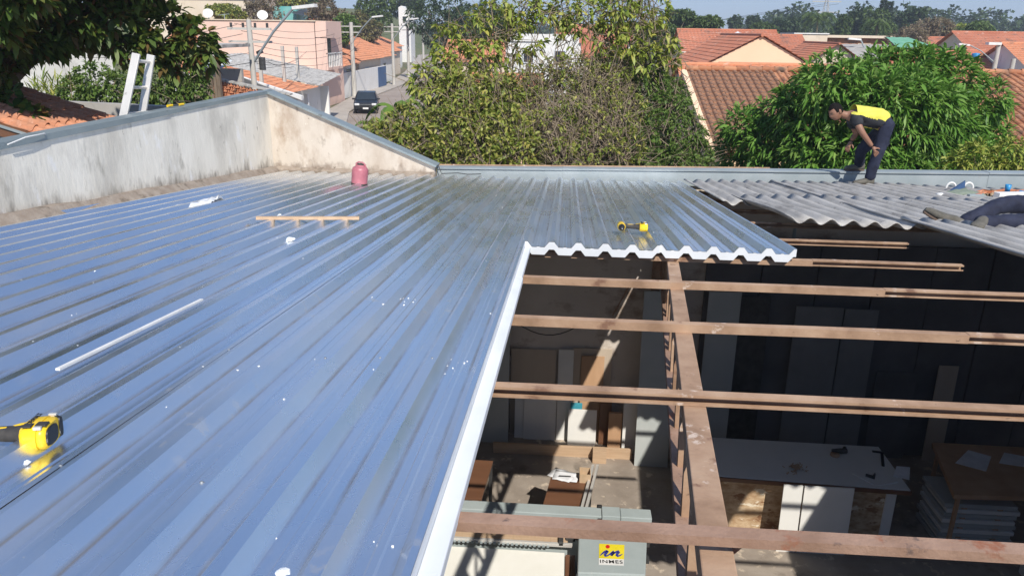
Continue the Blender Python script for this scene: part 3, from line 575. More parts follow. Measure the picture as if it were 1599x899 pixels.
# panel saw
ps = empty('panel_saw', (-.1, 6.7, 0), 'grey and white panel saw with a yellow emblem plate', 'saw')
MB().box((-.3, 6.75, .38), (1.6, .7, .76)).build('cabinet', 'saw_grey', ps, bevel=.01)
MB().box((-.33, 7.36, .90), (1.72, .17, .11)).build('rear_beam', 'saw_grey', ps, bevel=.008)
MB().box((.635, 7.36, .905), (.20, .185, .125)).build('beam_bracket', 'saw_grey', ps, bevel=.006)
MB().box((.91, 7.37, .90), (.34, .175, .11)).build('beam_end', 'saw_grey', ps, bevel=.008)
MB().box((.51, 7.25, .91), (.05, .05, .05)).build('clamp_knob', 'black', ps, bevel=.01); MB().box((.51, 7.44, .97), (.06, .03, .04)).build('clamp_knob', 'black', ps, bevel=.01)
m = MB().box((-.58, 6.35, .82), (1.42, .82, .05)); m.build('sliding_table', 'saw_white', ps, bevel=.004)
MB().box((.19, 6.3, .80), (.10, .9, .06)).build('table_edge', 'brown_top', ps)
fe = MB().box((-.56, 6.92, .88), (1.44, .13, .022)).build('wooden_fence', 'wood_light', ps, bevel=.002)
m = MB()
for i in range(17): m.box((-1.2+.079*i, 6.9, .8925), (.006, .085, .003))
m.build('scale_mark', 'cardboard', fe, kind='stuff')
MB().box((-.54, 6.835, .885), (1.5, .03, .04)).build('fence_rail', 'alu', ps, bevel=.002)
m = MB()
for i in range(26): m.box((-1.22+.047*i, 6.812, .872), (.026, .016, .02))
m.build('rail_tooth', 'galv', ps, kind='stuff')
MB().box((-.52, 7.03, .885), (1.5, .05, .05)).build('back_rail', 'alu', ps, bevel=.002)
MB().box((.09, 6.9, .905), (.05, .16, .05)).build('stop_block', 'steel_dark', ps, bevel=.004); MB().box((.19, 6.93, .90), (.10, .06, .04)).build('stop_block', 'steel_dark', ps, bevel=.004)
hz = 1.05; H1 = [onz(x, y, hz) for x, y in ((902, 893), (1008, 897), (1011, 822), (904, 816))]
MB().hexa([V((p.x, p.y, .30)) for p in H1] + H1).build('saw_hood', 'saw_grey', ps, bevel=.012)
H2 = [onz(x, y, .99) for x, y in ((896, 960), (1007, 965), (1009, 897), (900, 892))]
MB().hexa([V((p.x, p.y, .30)) for p in H2] + H2).build('lower_cover', 'saw_grey', ps, bevel=.012)
m = MB(); c = onz(913, 896, .993); m.lathe(c, [(.006, 0), (.006, .004), (.0001, .004)], 8); m.build('screw_head', 'black', ps)
c = H1[1].lerp(H1[2], .42); MB().box((c.x+.015, c.y, .98), (.03, .07, .05)).build('latch', 'steel_dark', ps); c = H1[1].lerp(H1[2], .75); MB().box((c.x+.015, c.y, .98), (.03, .05, .05)).build('latch', 'steel_dark', ps)
L0, L1, L2, L3 = [onz(x, y, hz+.003) for x, y in ((935, 881), (974, 882.5), (975, 850), (935.5, 848))]
pl = MB().add([L0.lerp(L3, .30), L1.lerp(L2, .30), L2, L3], [(0, 1, 2, 3)]).build('emblem_plate', 'logo_yellow', ps); ex = (L1-L0); ey = (L3-L0)
MB().add([L0, L1, L1.lerp(L2, .30), L0.lerp(L3, .30)], [(0, 1, 2, 3)]).build('emblem_base', 'white', ps)
def lp(u, v, h=.002): return L0+ex*u+ey*v+V((0, 0, h))
def ribbon(pts, wds, mat, name):
    m = MB(); vs = []
    for i, (u, v) in enumerate(pts):
        a = pts[max(i-1, 0)]; b = pts[min(i+1, len(pts)-1)]; du, dv = b[0]-a[0], b[1]-a[1]; l = math.hypot(du, dv) or 1; nu, nv = -dv/l*wds[i]/2, du/l*wds[i]/2
        vs += [lp(u+nu, v+nv), lp(u-nu, v-nv)]
    m.add(vs, [(2*i, 2*i+1, 2*i+3, 2*i+2) for i in range(len(pts)-1)]); return m.build(name, mat, pl)
m = MB(); m.add([lp(.36+.09*math.cos(a*math.pi/9), .86+.09*math.sin(a*math.pi/9)) for a in range(18)], [tuple(range(18))]); m.build('red_dot', 'red', pl)
ribbon([(.05, .42), (.12, .50), (.22, .60), (.33, .66), (.36, .64), (.30, .55), (.24, .46), (.26, .41), (.34, .42), (.44, .50), (.55, .60), (.60, .64), (.61, .61), (.54, .50), (.50, .43)], [.03, .06, .09, .10, .10, .11, .11, .09, .06, .06, .08, .10, .11, .11, .10], 'logo_blue', 'blue_script')
ribbon([(.52, .44), (.62, .55), (.72, .63), (.80, .66), (.82, .62), (.75, .53), (.72, .45), (.76, .42), (.86, .46), (.96, .53)], [.05, .06, .09, .10, .11, .11, .10, .08, .06, .03], 'logo_blue', 'blue_script')
c = lp(.5, .15, .0015); xa = ex.normalized(); za = V((0, 0, 1)); ya = za.cross(xa); mt = Matrix(((xa.x, ya.x, 0, c.x), (xa.y, ya.y, 0, c.y), (0, 0, 1, c.z), (0, 0, 0, 1)))
text_mesh('INMES', .068, 'black', ps, mt @ Matrix.Diagonal((1.12, 1, 1, 1)), bold=.0008, space=1.12)

# workbench with things on it
wb = empty('workbench', (3.05, 8.85, 0), 'long white-topped workbench with a patchy chipboard front', 'workbench')
MB().hexa([V(p) for p in ((1.55, 8.42, .81), (4.26, 8.3, .81), (4.26, 9.32, .81), (1.65, 9.36, .81), (1.55, 8.42, .85), (4.26, 8.3, .85), (4.26, 9.32, .85), (1.65, 9.36, .85))]).build('bench_top', 'white_board', wb, bevel=.003)
MB().box((2.92, 8.345, .815), (2.7, .02, .05), Matrix.Rotation(-.044, 3, 'Z')).build('edge_strip', 'brown_top', wb)
MB().box((2.9, 8.47, .40), (2.4, .02, .74), Matrix.Rotation(-.04, 3, 'Z')).build('front_panel', 'osb', wb)
for x, y in ((4.1, 8.42), (4.1, 9.22), (1.75, 8.6), (1.75, 9.22)): MB().box((x, y, .405), (.12, .05, .81)).build('leg', 'white_board', wb, bevel=.002)
leanboard(1216, 757, 1246, 829, 'white_board', 'narrow notched white board propped on the workbench front', lean=.05, dY=-.42, th=.02)
leanboard(1247, 760, 1324, 838, 'white_board', 'wide white board propped against the workbench front', lean=.05, dY=-.34, th=.02)
c = onz(1245, 731, .87); m = MB(); r_ = random.Random(5)
for i in range(70):
    a = r_.uniform(0, 6.28); q = abs(r_.gauss(0, .07)); p = V((c.x+q*math.cos(a)*1.2, c.y+q*math.sin(a), .853+max(0, .05-q*.4)*r_.random()+.004)); t = r_.uniform(0, 3); l = r_.uniform(.02, .05)
    m.bar(p, p+V((l*math.cos(t), l*math.sin(t), r_.uniform(-.005, .02))), .012, .003)
tag(m.build('shavings_heap', 'wood_light', origin=(c.x, c.y, .85)), 'small heap of wood shavings on the white workbench', 'shavings', kind='stuff')
c = onz(1315, 710, .85); o = empty('hand_tool', (c.x, c.y, .85), 'dark pistol-shaped hand tool on the white workbench', 'tool')
MB().tube([c+V((-.13, .02, .05)), c+V((-.02, .02, .05)), c+V((.06, .02, .05))], [.02, .035, .03], 10).build('body', 'steel_dark', o); MB().tube([c+V((.02, .02, .05)), c+V((.07, .13, .03))], [.022, .026], 8).build('grip', 'black', o)
MB().lathe(c+V((-.1, -.02, 0)), [(.0001, 0), (.06, 0), (.055, .03), (.0001, .035)], 14).build('dust_cup', 'wood', o)
a, b, c2 = onz(1362, 704, .858), onz(1377, 706, .858), onz(1379, 727, .858); tag(MB().bar(a, b, .035, .012).bar(b, c2, .035, .012).build('try_square', 'black', origin=b-V((0, 0, .006))), 'black L-shaped try square on the workbench end', 'square')
P = [onz(x, y, .865) for x, y in ((1331, 738), (1368, 758), (1402, 752), (1362, 733))]; dn_ = V((0, 0, -.012)); tag(MB().hexa([p+dn_ for p in P]+P).build('clipboard', 'white_board', origin=P[0]+dn_, bevel=.002), 'white board offcut with dark tool lying on workbench', 'board')
a, b, c2 = onz(1352, 741, .88), onz(1364, 745, .88), onz(1366, 739, .88); tag(MB().tube([a, b, c2], [.02, .025, .012], 8).build('dark_clamp', 'steel_dark', origin=b-V((0, 0, .02))), 'small dark clamp lying on the white offcut', 'clamp')
P = [onz(x, y, .862) for x, y in ((1395, 742), (1420, 748), (1421, 729), (1400, 727))]; tag(MB().hexa([p-V((0, 0, .008)) for p in P]+P).build('paper_pad', 'paper', origin=P[0]-V((0, 0, .008))), 'white paper pad at the corner of workbench', 'paper')
b2, P2 = table('second_bench', [(1490, 772), (1640, 776), (1640, 700), (1456, 690)], .85, 'wood', 'brown bench in the dark beyond the white workbench', th=.06, legs='wood', cat='workbench')
for i, q in enumerate((((1492, 722), (1540, 735), (1548, 712), (1512, 702)), ((1560, 722), (1600, 728), (1600, 712), (1568, 706)))):
    P = [onz(x, y, .856) for x, y in q]; tag(MB().hexa([p-V((0, 0, .006)) for p in P]+P).build('paper_sheet', 'paper', origin=P[0]-V((0, 0, .006))), ['crumpled bluish papers on the brown bench in the dark', 'single paper at the far end of the brown bench'][i], 'paper')
for i in range(9):
    z = .035+.07*i; tag(MB().box((5.2+.02*math.sin(i*2.1), 8.72+.015*math.cos(i*3), z), (.86, .62, .05)).build('stacked_board', 'white_board' if i % 2 else 'grey_board', origin=(5.2, 8.7, z-.025), bevel=.002), 'thick pale board in the stack under the brown bench', 'board', 'boards stacked under the brown bench')
    for xb in (5.0, 5.42):
        if i: tag(MB().box((xb, 8.72, z-.035), (.06, .6, .02)).build('spacer', 'wood', origin=(xb, 8.72, z-.045)), 'spacer batten between two of the stacked boards', 'batten', 'spacers in the board stack')
c = onz(1593, 899, 0); tag(MB().box((c.x+.1, c.y, .75), (.16, .16, 1.5)).build('white_post', 'white_board', origin=(c.x+.1, c.y, 0), bevel=.004), 'white post standing in front of the board stack', 'post')
# ================================================================== NEIGHBOURHOOD
TILE = None
def tile_mesh():
    global TILE
    if TILE: return TILE
    P = [(0, .0), (.03, -.012), (.075, -.012), (.10, .0), (.112, .03), (.137, .055), (.165, .062), (.193, .055), (.218, .03), (.23, 0)]
    n = len(P); vs = [(x, 0, z*.85) for x, z in P] + [(x, -.43, z+.016) for x, z in P] + [(x, -.43, z+.002) for x, z in P]
    me = bpy.data.meshes.new('tile'); me.from_pydata(vs, [], [(i, n+i, n+i+1, i+1) for i in range(n-1)] + [(n+i, 2*n+i, 2*n+i+1, n+i+1) for i in range(n-1)]); me.update(); TILE = (me, vs, [tuple(p.vertices) for p in me.polygons], n); return TILE
def tile_roof(parent, origin, u, v, ncol, nrow, mat, single, pw=.228, pl=.36):
    """clay tiles laid from the ridge corner: u along the ridge, v down the slope; single(c, r) -> its own object"""
    me, vs, fs, n = tile_mesh(); me = me.copy(); me.materials.append(MATS[mat]); u, v = V(u).normalized(), V(v).normalized(); w_ = u.cross(-v).normalized()
    if w_.z < 0: w_ = -w_
    B = Matrix((u, -v, w_)).transposed(); base = worldloc(parent); mb = MB(); rr = random.Random(2)
    for r_ in range(nrow):
        for c in range(ncol):
            j = V((rr.uniform(-.008, .008), rr.uniform(-.012, .012), rr.uniform(0, .008))); p = V(origin)+u*(c*pw)+v*(r_*pl)+B @ j
            rot = B @ Matrix.Rotation(rr.gauss(0, .012), 3, 'Z')
            if single(c, r_):
                o = bpy.data.objects.new('tile', me); COL.objects.link(o); o.parent = parent; o.matrix_local = Matrix.Translation(p-base) @ rot.to_4x4()
            else: mb.add([p + rot @ V(q) for q in vs], fs, False)
    if mb.v: mb.build('tile', mat, parent, kind='stuff')
def rolls(m, a, b, c, d, pitch=.25, rows=14, amp=.035):
    """a tiled slope too far away for single tiles: ridge a->b, eave d->c, with real rolls and stepped rows"""
    a, b, c, d = map(V, (a, b, c, d)); n = max(3, int((b-a).length/pitch)); nrm = (b-a).cross(d-a).normalized()
    if nrm.z < 0: nrm = -nrm
    vs = []; K = n*4
    for r_ in range(rows):
        for e in (0, 1):
            t = (r_+e)/rows
            for k in range(K+1):
                s = k/K; p = a.lerp(b, s).lerp(d.lerp(c, s), t); vs.append(p+nrm*(amp*(.5+.5*math.cos(2*math.pi*k/4)) + .03*e))
    m.add(vs, [((r2)*(K+1)+k, r2*(K+1)+k+1, (r2+1)*(K+1)+k+1, (r2+1)*(K+1)+k) for r2 in range(2*rows-1) for k in range(K)])
    return m
def window(parent, c, w_, h, nrm, mat='white', glass='window_glass', name='window'):
    c, nrm = V(c), V(nrm); s = V((0, 0, 1)).cross(nrm); o = MB(); t = .07
    for sx in (-1, 1): o.bar(c+s*sx*(w_/2-t/2)-V((0, 0, h/2)), c+s*sx*(w_/2-t/2)+V((0, 0, h/2)), t, .08, up=nrm)
    for sz in (-1, 1): o.bar(c+V((0, 0, sz*(h/2-t/2)))-s*(w_/2-t), c+V((0, 0, sz*(h/2-t/2)))+s*(w_/2-t), .08, t, up=(0, 0, 1))
    f = o.build(name, mat, parent); MB().add([c+s*a*(w_/2-t)+V((0, 0, b*(h/2-t)))+nrm*.012 for a, b in ((-1, -1), (1, -1), (1, 1), (-1, 1))], [(0, 1, 2, 3)]).build('pane', glass, f); return f
def house(x0, x1, y0, y1, h, rise, axis, wallm, roofm, label, wins=(), over=.35, name='tiled_house', pitch=.26, ridge=.5):
    o = empty(name, ((x0+x1)/2, (y0+y1)/2, 0), label, 'house'); m = MB()
    if axis == 'x':                                    # ridge along x
        ym = y0+(y1-y0)*ridge; pr = [V((0, y0, 0)), V((0, y1, 0)), V((0, y1, h)), V((0, ym, h+rise)), V((0, y0, h))]
        m.prism([p+V((x0, 0, 0)) for p in pr], (x1-x0, 0, 0)).build('wall', wallm, o); s1 = rise/(ym-y0); s2 = rise/(y1-ym); e = .03
        A, B = V((x0-over, ym, h+rise+e)), V((x1+over, ym, h+rise+e))
        rolls(MB(), A, B, (x1+over, y0-over, h-over*s1+e), (x0-over, y0-over, h-over*s1+e), pitch).build('roof_slope', roofm, o); rolls(MB(), A, B, (x1+over, y1+over, h-over*s2+e), (x0-over, y1+over, h-over*s2+e), pitch, 6).build('roof_slope', roofm, o)
    else:
        xm = x0+(x1-x0)*ridge; pr = [V((x0, 0, 0)), V((x1, 0, 0)), V((x1, 0, h)), V((xm, 0, h+rise)), V((x0, 0, h))]
        m.prism([p+V((0, y0, 0)) for p in pr], (0, y1-y0, 0)).build('wall', wallm, o); s1 = rise/(xm-x0); s2 = rise/(x1-xm); e = .03
        A, B = V((xm, y0-over, h+rise+e)), V((xm, y1+over, h+rise+e))
        rolls(MB(), A, B, (x1+over, y1+over, h-over*s2+e), (x1+over, y0-over, h-over*s2+e), pitch, 12).build('roof_slope', roofm, o); rolls(MB(), A, B, (x0-over, y1+over, h-over*s1+e), (x0-over, y0-over, h-over*s1+e), pitch, 12).build('roof_slope', roofm, o)
    MB().tube([A+V((0, 0, .03)), B+V((0, 0, .03))], .09, 8).build('ridge_cap', roofm, o)
    for c, w_, hh, nrm in wins: window(o, c, w_, hh, nrm)
    return o
# --- near roofs with single tiles
h1 = empty('tiled_house', (9.6, 23, 0), 'house with weathered brown clay tiles behind the leafy mango tree', 'house')
MB().prism([(3.9, 19.9, 0), (3.9, 32, 0), (3.9, 32, 3.0), (3.9, 26, 4.75), (3.9, 19.9, 3.1)], (13, 0, 0)).build('wall', 'wall_peach', h1)
tile_roof(h1, (3.72, 26, 4.87), (1, .012, .006), (0, -6.4, -1.72), 57, 18, 'tile', lambda c, r_: c < 12 or (c > 46 and r_ < 8), )
m = MB()
for i in range(33): m.tube([(3.72+.4*i, 26+.005*i, 4.93+.0024*i), (4.15+.4*i, 26+.005*i, 4.915+.0024*i)], [.10, .085], 8)
m.build('ridge_tile', 'tile', h1, kind='stuff'); rolls(MB(), (3.7, 26.05, 4.88), (16.7, 26.2, 4.95), (16.7, 32.4, 3.0), (3.7, 32.4, 3.0), .25, 6).build('rear_slope', 'tile', h1)
MB().bar((3.66, 26, 4.84), (3.66, 19.6, 3.12), .16, .12).build('verge', 'wall_peach', h1)
nx0, nz0 = -6.85, 4.62                                 # neighbour's roof beyond the long grey wall
h2 = empty('neighbour_house', (-9, 12, 0), 'neighbouring house with orange tiled roof beyond the long grey wall', 'house')
MB().prism([(-12.5, 9.9, 0), (-5.4, 9.9, 0), (-5.4, 9.9, 3.95), (-12.5, 9.9, 6.1)], (0, 1.45, 0)).build('wall', 'wall_grey', h2)
tile_roof(h2, (-11.2, 9.62, nz0+.3*(-11.2-nx0)*-1), (0, 1, 0), (1, 0, -.30), 8, 17, 'tile_bright', lambda c, r_: r_ > 3, pw=.228, pl=.36)
MB().bar((-11.2, 9.56, nz0+.3*4.35-.06), (-5.2, 9.56, nz0+.3*(nx0+5.2)-.06), .06, .16).build('fascia', 'brown_top', h2); MB().bar((-11.2, 9.52, nz0+.3*4.35+.0), (-5.2, 9.52, nz0+.3*(nx0+5.2)+.0), .03, .03).build('gutter_edge', 'galv', h2)
a, b = ony(90, 158, 14.6), ony(300, 172, 14.2); m = MB(); m.prism([(a.x, 14.55, 0), (b.x+.6, 14.45, 0), (b.x+.6, 14.45, b.z), (a.x, 14.55, a.z)], (0, .2, 0)); tag(m.build('yard_wall', 'wall_grey', origin=((a.x+b.x)/2, 14.5, 0)), 'low bare cement yard wall behind the ladder', 'wall')
# --- ladder, tool on the cap
ld = empty('ladder', (-4.95, 8.2, 0), 'aluminium ladder leaning on the grey wall, its top sticking up', 'ladder')
def lad(px, py, X): return onx(px, py, X)
r1t, r1b = onx(213, 84, -4.62), onx(192, 186, -4.74); r2t, r2b = onx(236, 86, -4.62), onx(222, 180, -4.74)
def down(t, b): d = (b-t); return b + d*((0-b.z)/d.z)
r1g, r2g = down(r1t, r1b), down(r2t, r2b)
for t, g in ((r1t, r1g), (r2t, r2g)): MB().bar(g, t, .085, .03, up=(0, 1, 0)).build('rail', 'alu', ld, bevel=.004)
n = int((r1t-r1g).length/.29)
for i in range(n):
    s = (i*.29+.08)/(r1t-r1g).length; MB().tube([r1t.lerp(r1g, s), r2t.lerp(r2g, s)], .018, 8).build('rung', 'alu', ld)
c = onx(275, 172, -4.52); c.z = 5.135; o = empty('yellow_pliers', (c.x, c.y, 5.115), 'small yellow-handled tool lying on the wall cap', 'tool')
for s in (-1, 1): MB().tube([(c.x+.02*s, c.y+.03*s, 5.13), (c.x+.03*s, c.y+.13*s, 5.13)], .014, 8).build('handle', 'tool_yellow', o)
MB().tube([(c.x-.02, c.y-.04, 5.13), (c.x+.02, c.y+.04, 5.13)], .012, 6).build('jaw', 'steel_dark', o)
# --- street, left side
pk = empty('pink_building', (-23.5, 62.5, 0), 'two-storey pink building with a blank wall and balcony', 'building')
MB().box((-23.9, 63.5, 3.225), (9.2, 7, 6.45)).build('wall', 'wall_pink', pk); MB().box((-23.9, 63.5, 6.47), (9.4, 7.2, .07)).build('coping', 'wall_cream', pk)
MB().box((-18.9, 62.0, 5.85), (.9, 4, 1.2)).build('balcony_parapet', 'wall_pink', pk); MB().box((-18.9, 62.0, 3.0), (.9, 4, .2)).build('balcony_floor', 'wall_pink', pk); MB().box((-19.28, 62, 4.2), (.04, 3.4, 2.1)).build('balcony_door', 'window_glass', pk)
m = MB()
for i in range(9): m.box((-18.5, 60.15+.45*i, 3.6), (.07, .1, 1.0))
m.build('baluster', 'white', pk, kind='stuff'); MB().box((-18.5, 62, 4.12), (.1, 4, .08)).build('hand_rail', 'white', pk); MB().box((-18.9, 60.05, 4.2), (.9, .1, 2.2)).build('balcony_pier', 'wall_pink', pk)
for i, (px, py) in enumerate(((325, 22), (410, 25))):
    c = ony(px, py, 67-3*i); q = empty('satellite_dish', (c.x, c.y, 6.5), ['white satellite dish left of the street pole wires', 'white satellite dish above the blank pink wall'][i], 'dish'); rot = V((.3, -.8, .5)).to_track_quat('Z', 'Y').to_matrix()
    MB().lathe(c, [(.0001, 0), (.22, .03), (.42, .12)], 18, rot).build('dish', 'white', q); MB().tube([(c.x, c.y+.05, 6.4), (c.x, c.y+.05, c.z)], .04, 6).build('mast', 'galv', q); MB().tube([c, c+rot @ V((0, 0, .4))], .02, 5).build('feed_arm', 'galv', q)
c = ony(350, 22, 60.5); tag(MB().tube([(c.x, c.y, 3.6), (c.x, c.y, c.z)], .03, 5).bar((c.x-.5, c.y, c.z-.1), (c.x+.4, c.y, c.z), .04, .03).build('tv_antenna', 'galv', origin=(c.x, c.y, 3.6)), 'thin television antenna in front of the pink wall', 'antenna')
# gate house and shopfront with blue doors along the street
g = empty('shopfront_house', (-20.6, 61, 0), 'low cream house with dark blue doors and a tiled awning', 'house')
MB().prism([(-19.3, 57.4, 0), (-20.2, 65.6, 0), (-26, 65.6, 0), (-26, 57.4, 0)][::-1], (0, 0, 3.05)).build('wall', 'wall_cream', g)
def onfac(px, y0_=57.4, x0_=-19.3, x1_=-20.2, y1_=65.6):
    r = ray(px, 140); k = (x1_-x0_)/(y1_-y0_); t = (x0_-k*y0_)/(r.x-k*r.y); return r.x*t, r.y*t
fn = V((1, .11, 0)).normalized()
for px0, px1, z0_, z1_ in ((520, 530, 1.0, 2.5), (532, 537.5, .13, 2.5), (540, 546, .13, 2.5)):
    xa, ya = onfac(px0); xb, yb = onfac(px1); MB().hexa([V((xa, ya, z0_))+fn*.01, V((xb, yb, z0_))+fn*.01, V((xb, yb, z0_))+fn*.06, V((xa, ya, z0_))+fn*.06, V((xa, ya, z1_))+fn*.01, V((xb, yb, z1_))+fn*.01, V((xb, yb, z1_))+fn*.06, V((xa, ya, z1_))+fn*.06]).build('blue_door', 'door_blue', g)
xa, ya = onfac(513); xb, yb = onfac(549)
rolls(MB(), (xa-.3, ya, 3.5), (xb-.3, yb, 3.5), (xb+1.1, yb, 2.85), (xa+1.1, ya, 2.85), .25, 5).build('tiled_awning', 'tile_bright', g)
gt = empty('white_gate', (-19.0, 56.6, 0), 'white louvred street gate next to the blue doors', 'gate')
xa, ya = -18.6, 55.0; xb, yb = -19.2, 57.3
for i in range(14): MB().bar((xa, ya, .35+.16*i), (xb, yb, .35+.16*i), .05, .09).build('slat', 'gate_white', gt)
for x, y in ((xa, ya), (xb, yb)): MB().box((x, y, 1.35), (.12, .12, 2.7)).build('gate_post', 'wall_white', gt)
n1 = empty('carport_house', (-17.5, 46, 0), 'white house with open carport and grey ribbed roof by street', 'house')
MB().box((-19.3, 49.2, 1.25), (8.2, .2, 2.5)).build('back_wall', 'wall_white', n1); MB().box((-15.8, 47, 1.25), (.2, 4.4, 2.5)).build('side_wall', 'wall_white', n1); MB().box((-14.9, 44, 1.2), (.22, .22, 2.4)).build('column', 'wall_white', n1); MB().box((-16.4, 42.7, .7), (3.2, .15, 1.4)).build('front_wall', 'wall_white', n1)
rolls(MB(), (-22.5, 39.2, 4.32), (-22.5, 45, 4.32), (-14.5, 45, 2.70), (-14.5, 39.2, 2.70), .25, 16).build('tiled_slope', 'tile_bright', n1)
rolls(MB(), (-22.5, 45.1, 4.25), (-22.5, 53.5, 4.25), (-15.6, 53.5, 2.95), (-14.5, 45.1, 2.75), .5, 3, .05).build('ribbed_roof', 'fibre', n1)
for i, (px, Y, z1_) in enumerate(((408, 40, 4.5), (444, 44, 5.0), (466, 47, 4.9))):
    c = ony(px, 120, Y); tag(MB().box((c.x, Y, z1_/2), (.16, .16, z1_)).build('fence_post', 'pole', origin=(c.x, Y, 0)), ['short grey post with wires beside the street pole', 'tall grey post standing before the grey ribbed roof', 'grey post at the low end of ribbed roof'][i], 'post')
bs = empty('brick_screen', (-13.4, 30, 0), 'orange hollow brick screen with a grey sloping cap', 'wall')
a, b = ony(322, 121, 30), ony(440, 147, 30); m = MB(); MB().prism([(a.x, 30.14, 0), (b.x, 30.14, 0), (b.x, 30.14, b.z-.1), (a.x, 30.14, a.z-.1)], (0, .1, 0)).build('wall', 'tile_bright', bs)
for i in range(24):
    for j in range(16):
        x = a.x+.07+.125*i; z = a.z-.12-.125*j-.21*(x-a.x)*.95
        if x > b.x-.05: continue
        if (i+j) % 2: m.box((x, 30.09, z), (.118, .10, .05)).box((x, 30.09, z+.062), (.03, .10, .07))
        else: m.box((x, 30.09, z), (.03, .10, .118)).box((x, 30.09, z-.05), (.118, .10, .02))
m.build('brick', 'tile_bright', bs, kind='stuff'); MB().bar((a.x-.3, 30.2, a.z+.06), (b.x+.3, 30.2, b.z-.02), .34, .06).build('sloping_cap', 'fibre', bs)
a = ony(333, 108, 32); rolls(MB(), (a.x-.7, 33, a.z+.25), (a.x+.6, 33, a.z+.25), (a.x+.6, 31.3, a.z-.1), (a.x-.7, 31.3, a.z-.1), .12, 2, .04)
t_ = rolls(MB(), (a.x-.6, 33, a.z+.25), (a.x+.5, 33, a.z+.32), (a.x+.5, 31.3, a.z-.12), (a.x-.6, 31.3, a.z-.2), .14, 2, .04).build('corrugated_cover', 'gate_white', origin=(a.x, 32, a.z-.2)); tag(t_, 'pale greenish corrugated sheet behind the brick screen', 'sheet')
a, b = ony(352, 106, 34), ony(470, 140, 37); tag(MB().prism([(a.x, 34, a.z-.75), (b.x, 37, b.z-.5), (b.x, 37, b.z-.3), (a.x+.6, 34, a.z-.35), (a.x, 34, a.z-.3)], (0, .25, 0)).build('white_ledge', 'wall_white', origin=(a.x, 34, 0)), 'white sloping wall top between orange roofs', 'wall')
hs = [(-28, -20.4, 66.5, 75, 2.9, 1.6, 'wall_white', 'low white street house next to the pink building', [((-20.39, 69, 1.7), 1.4, 1.2, (1, 0, 0)), ((-20.39, 72.5, 1.4), 1.6, 2.2, (1, 0, 0))]),
      (-28.5, -20.6, 77, 86, 3.1, 1.7, 'wall_cream', 'cream street house with orange roof, second past the shopfront', [((-20.59, 80, 1.6), 1.6, 1.3, (1, 0, 0))]),
      (-30, -21.6, 88, 97, 3.0, 1.8, 'wall_white', 'white street house with orange roof behind two street lamps', [((-21.59, 92, 1.6), 1.6, 1.3, (1, 0, 0))]),
      (-33, -24, 100, 112, 3.2, 1.9, 'wall_cream', 'cream street house where the road starts to bend', []),
      (-38, -27.5, 116, 130, 3.4, 2.0, 'wall_white', 'white house far up the bending street', []),
      (-45, -33, 136, 150, 3.6, 2.0, 'wall_cream', 'farthest cream house beside the bending street', [])]
for x0, x1, y0, y1, h, ri, wm, lb, wn in hs: house(x0, x1, y0, y1, h, ri, 'y', wm, 'tile_bright', lb, wn)
house(-37, -29, 72, 80, 4.6, 1.6, 'x', 'wall_white', 'tile_bright', 'pale house with orange roof standing behind the street row', [((-34, 71.95, 3.8), 1.2, 1.0, (0, -1, 0)), ((-31.5, 71.95, 3.8), 1.2, 1.0, (0, -1, 0))]); house(-40, -31, 104, 112, 5.2, 1.8, 'x', 'wall_cream', 'tile_red', 'cream house with red roof on the rise behind street', [((-35, 103.95, 4.4), 1.4, 1.1, (0, -1, 0))]); house(-20, -11, 150, 160, 4.2, 1.8, 'x', 'wall_white', 'tile_bright', 'white house closing the view beyond the street bend', [((-15, 149.9, 3), 1.5, 1.2, (0, -1, 0))]); house(-11, -4.5, 70, 78, 3.4, 1.6, 'x', 'wall_cream', 'tile_bright', 'orange roofed house across the street behind the leaves', [])
tag(MB().box((-20.1, 75.8, 1.1), (.2, 20, 2.2)).build('street_wall', 'wall_white', origin=(-20.1, 75.8, 0)), 'long white front wall along the pavement', 'wall')
a, b = ony(572, 130, 80), ony(592, 130, 92); MB_ = MB()
bg_ = empty('blue_gate', (-19.95, 84, 0), 'blue metal gate in the long white street wall', 'gate')
for i in range(10): MB().box((-19.96, 82.3+.36*i, 1.15), (.05, .28, 2.0)).build('slat', 'door_blue', bg_)
# street poles
def lamp(px, Y, ytop, label, arm=True, r=.13):
    t = ony(px, ytop, Y); o = empty('street_pole', (t.x, Y, 0), label, 'pole', )
    MB().tube([(t.x, Y, 0), (t.x, Y, t.z)], [r*1.35, r], 10).build('pole', 'pole', o)
    if arm:
        e = V((t.x+2.1, Y-.6, t.z+.45)); s = V((t.x+.1, Y, t.z-1.6)); MB().tube([s, s.lerp(e, .5)+V((0, 0, .12)), e], .05, 6).build('lamp_arm', 'galv', o); MB().bar(e, e+V((.95, -.15, .10)), .28, .12).build('lamp_head', 'white', o)
    for k in range(2): MB().bar((t.x-.9, Y, t.z-.35-.5*k), (t.x+.9, Y, t.z-.35-.5*k), .09, .09).build('cross_arm', 'pole', o)
    for k in range(4): MB().tube([(t.x-.75+.5*k, Y, t.z-.3), (t.x-.75+.5*k, Y, t.z-.12)], .05, 6).build('insulator', 'steel_dark', o)
    return o, t
p1, t1 = lamp(388, 32, 31, 'concrete street pole with tangled wires before the pink wall', True, .10)
MB().tube([(t1.x+.42, 32, t1.z-1.95), (t1.x+.42, 32, t1.z-1.45)], .13, 10).build('transformer', 'steel_dark', p1); MB().bar((t1.x+.25, 32, t1.z-1.3), (t1.x+.45, 32, t1.z-1.2), .18, .14).build('junction_box', 'black', p1)
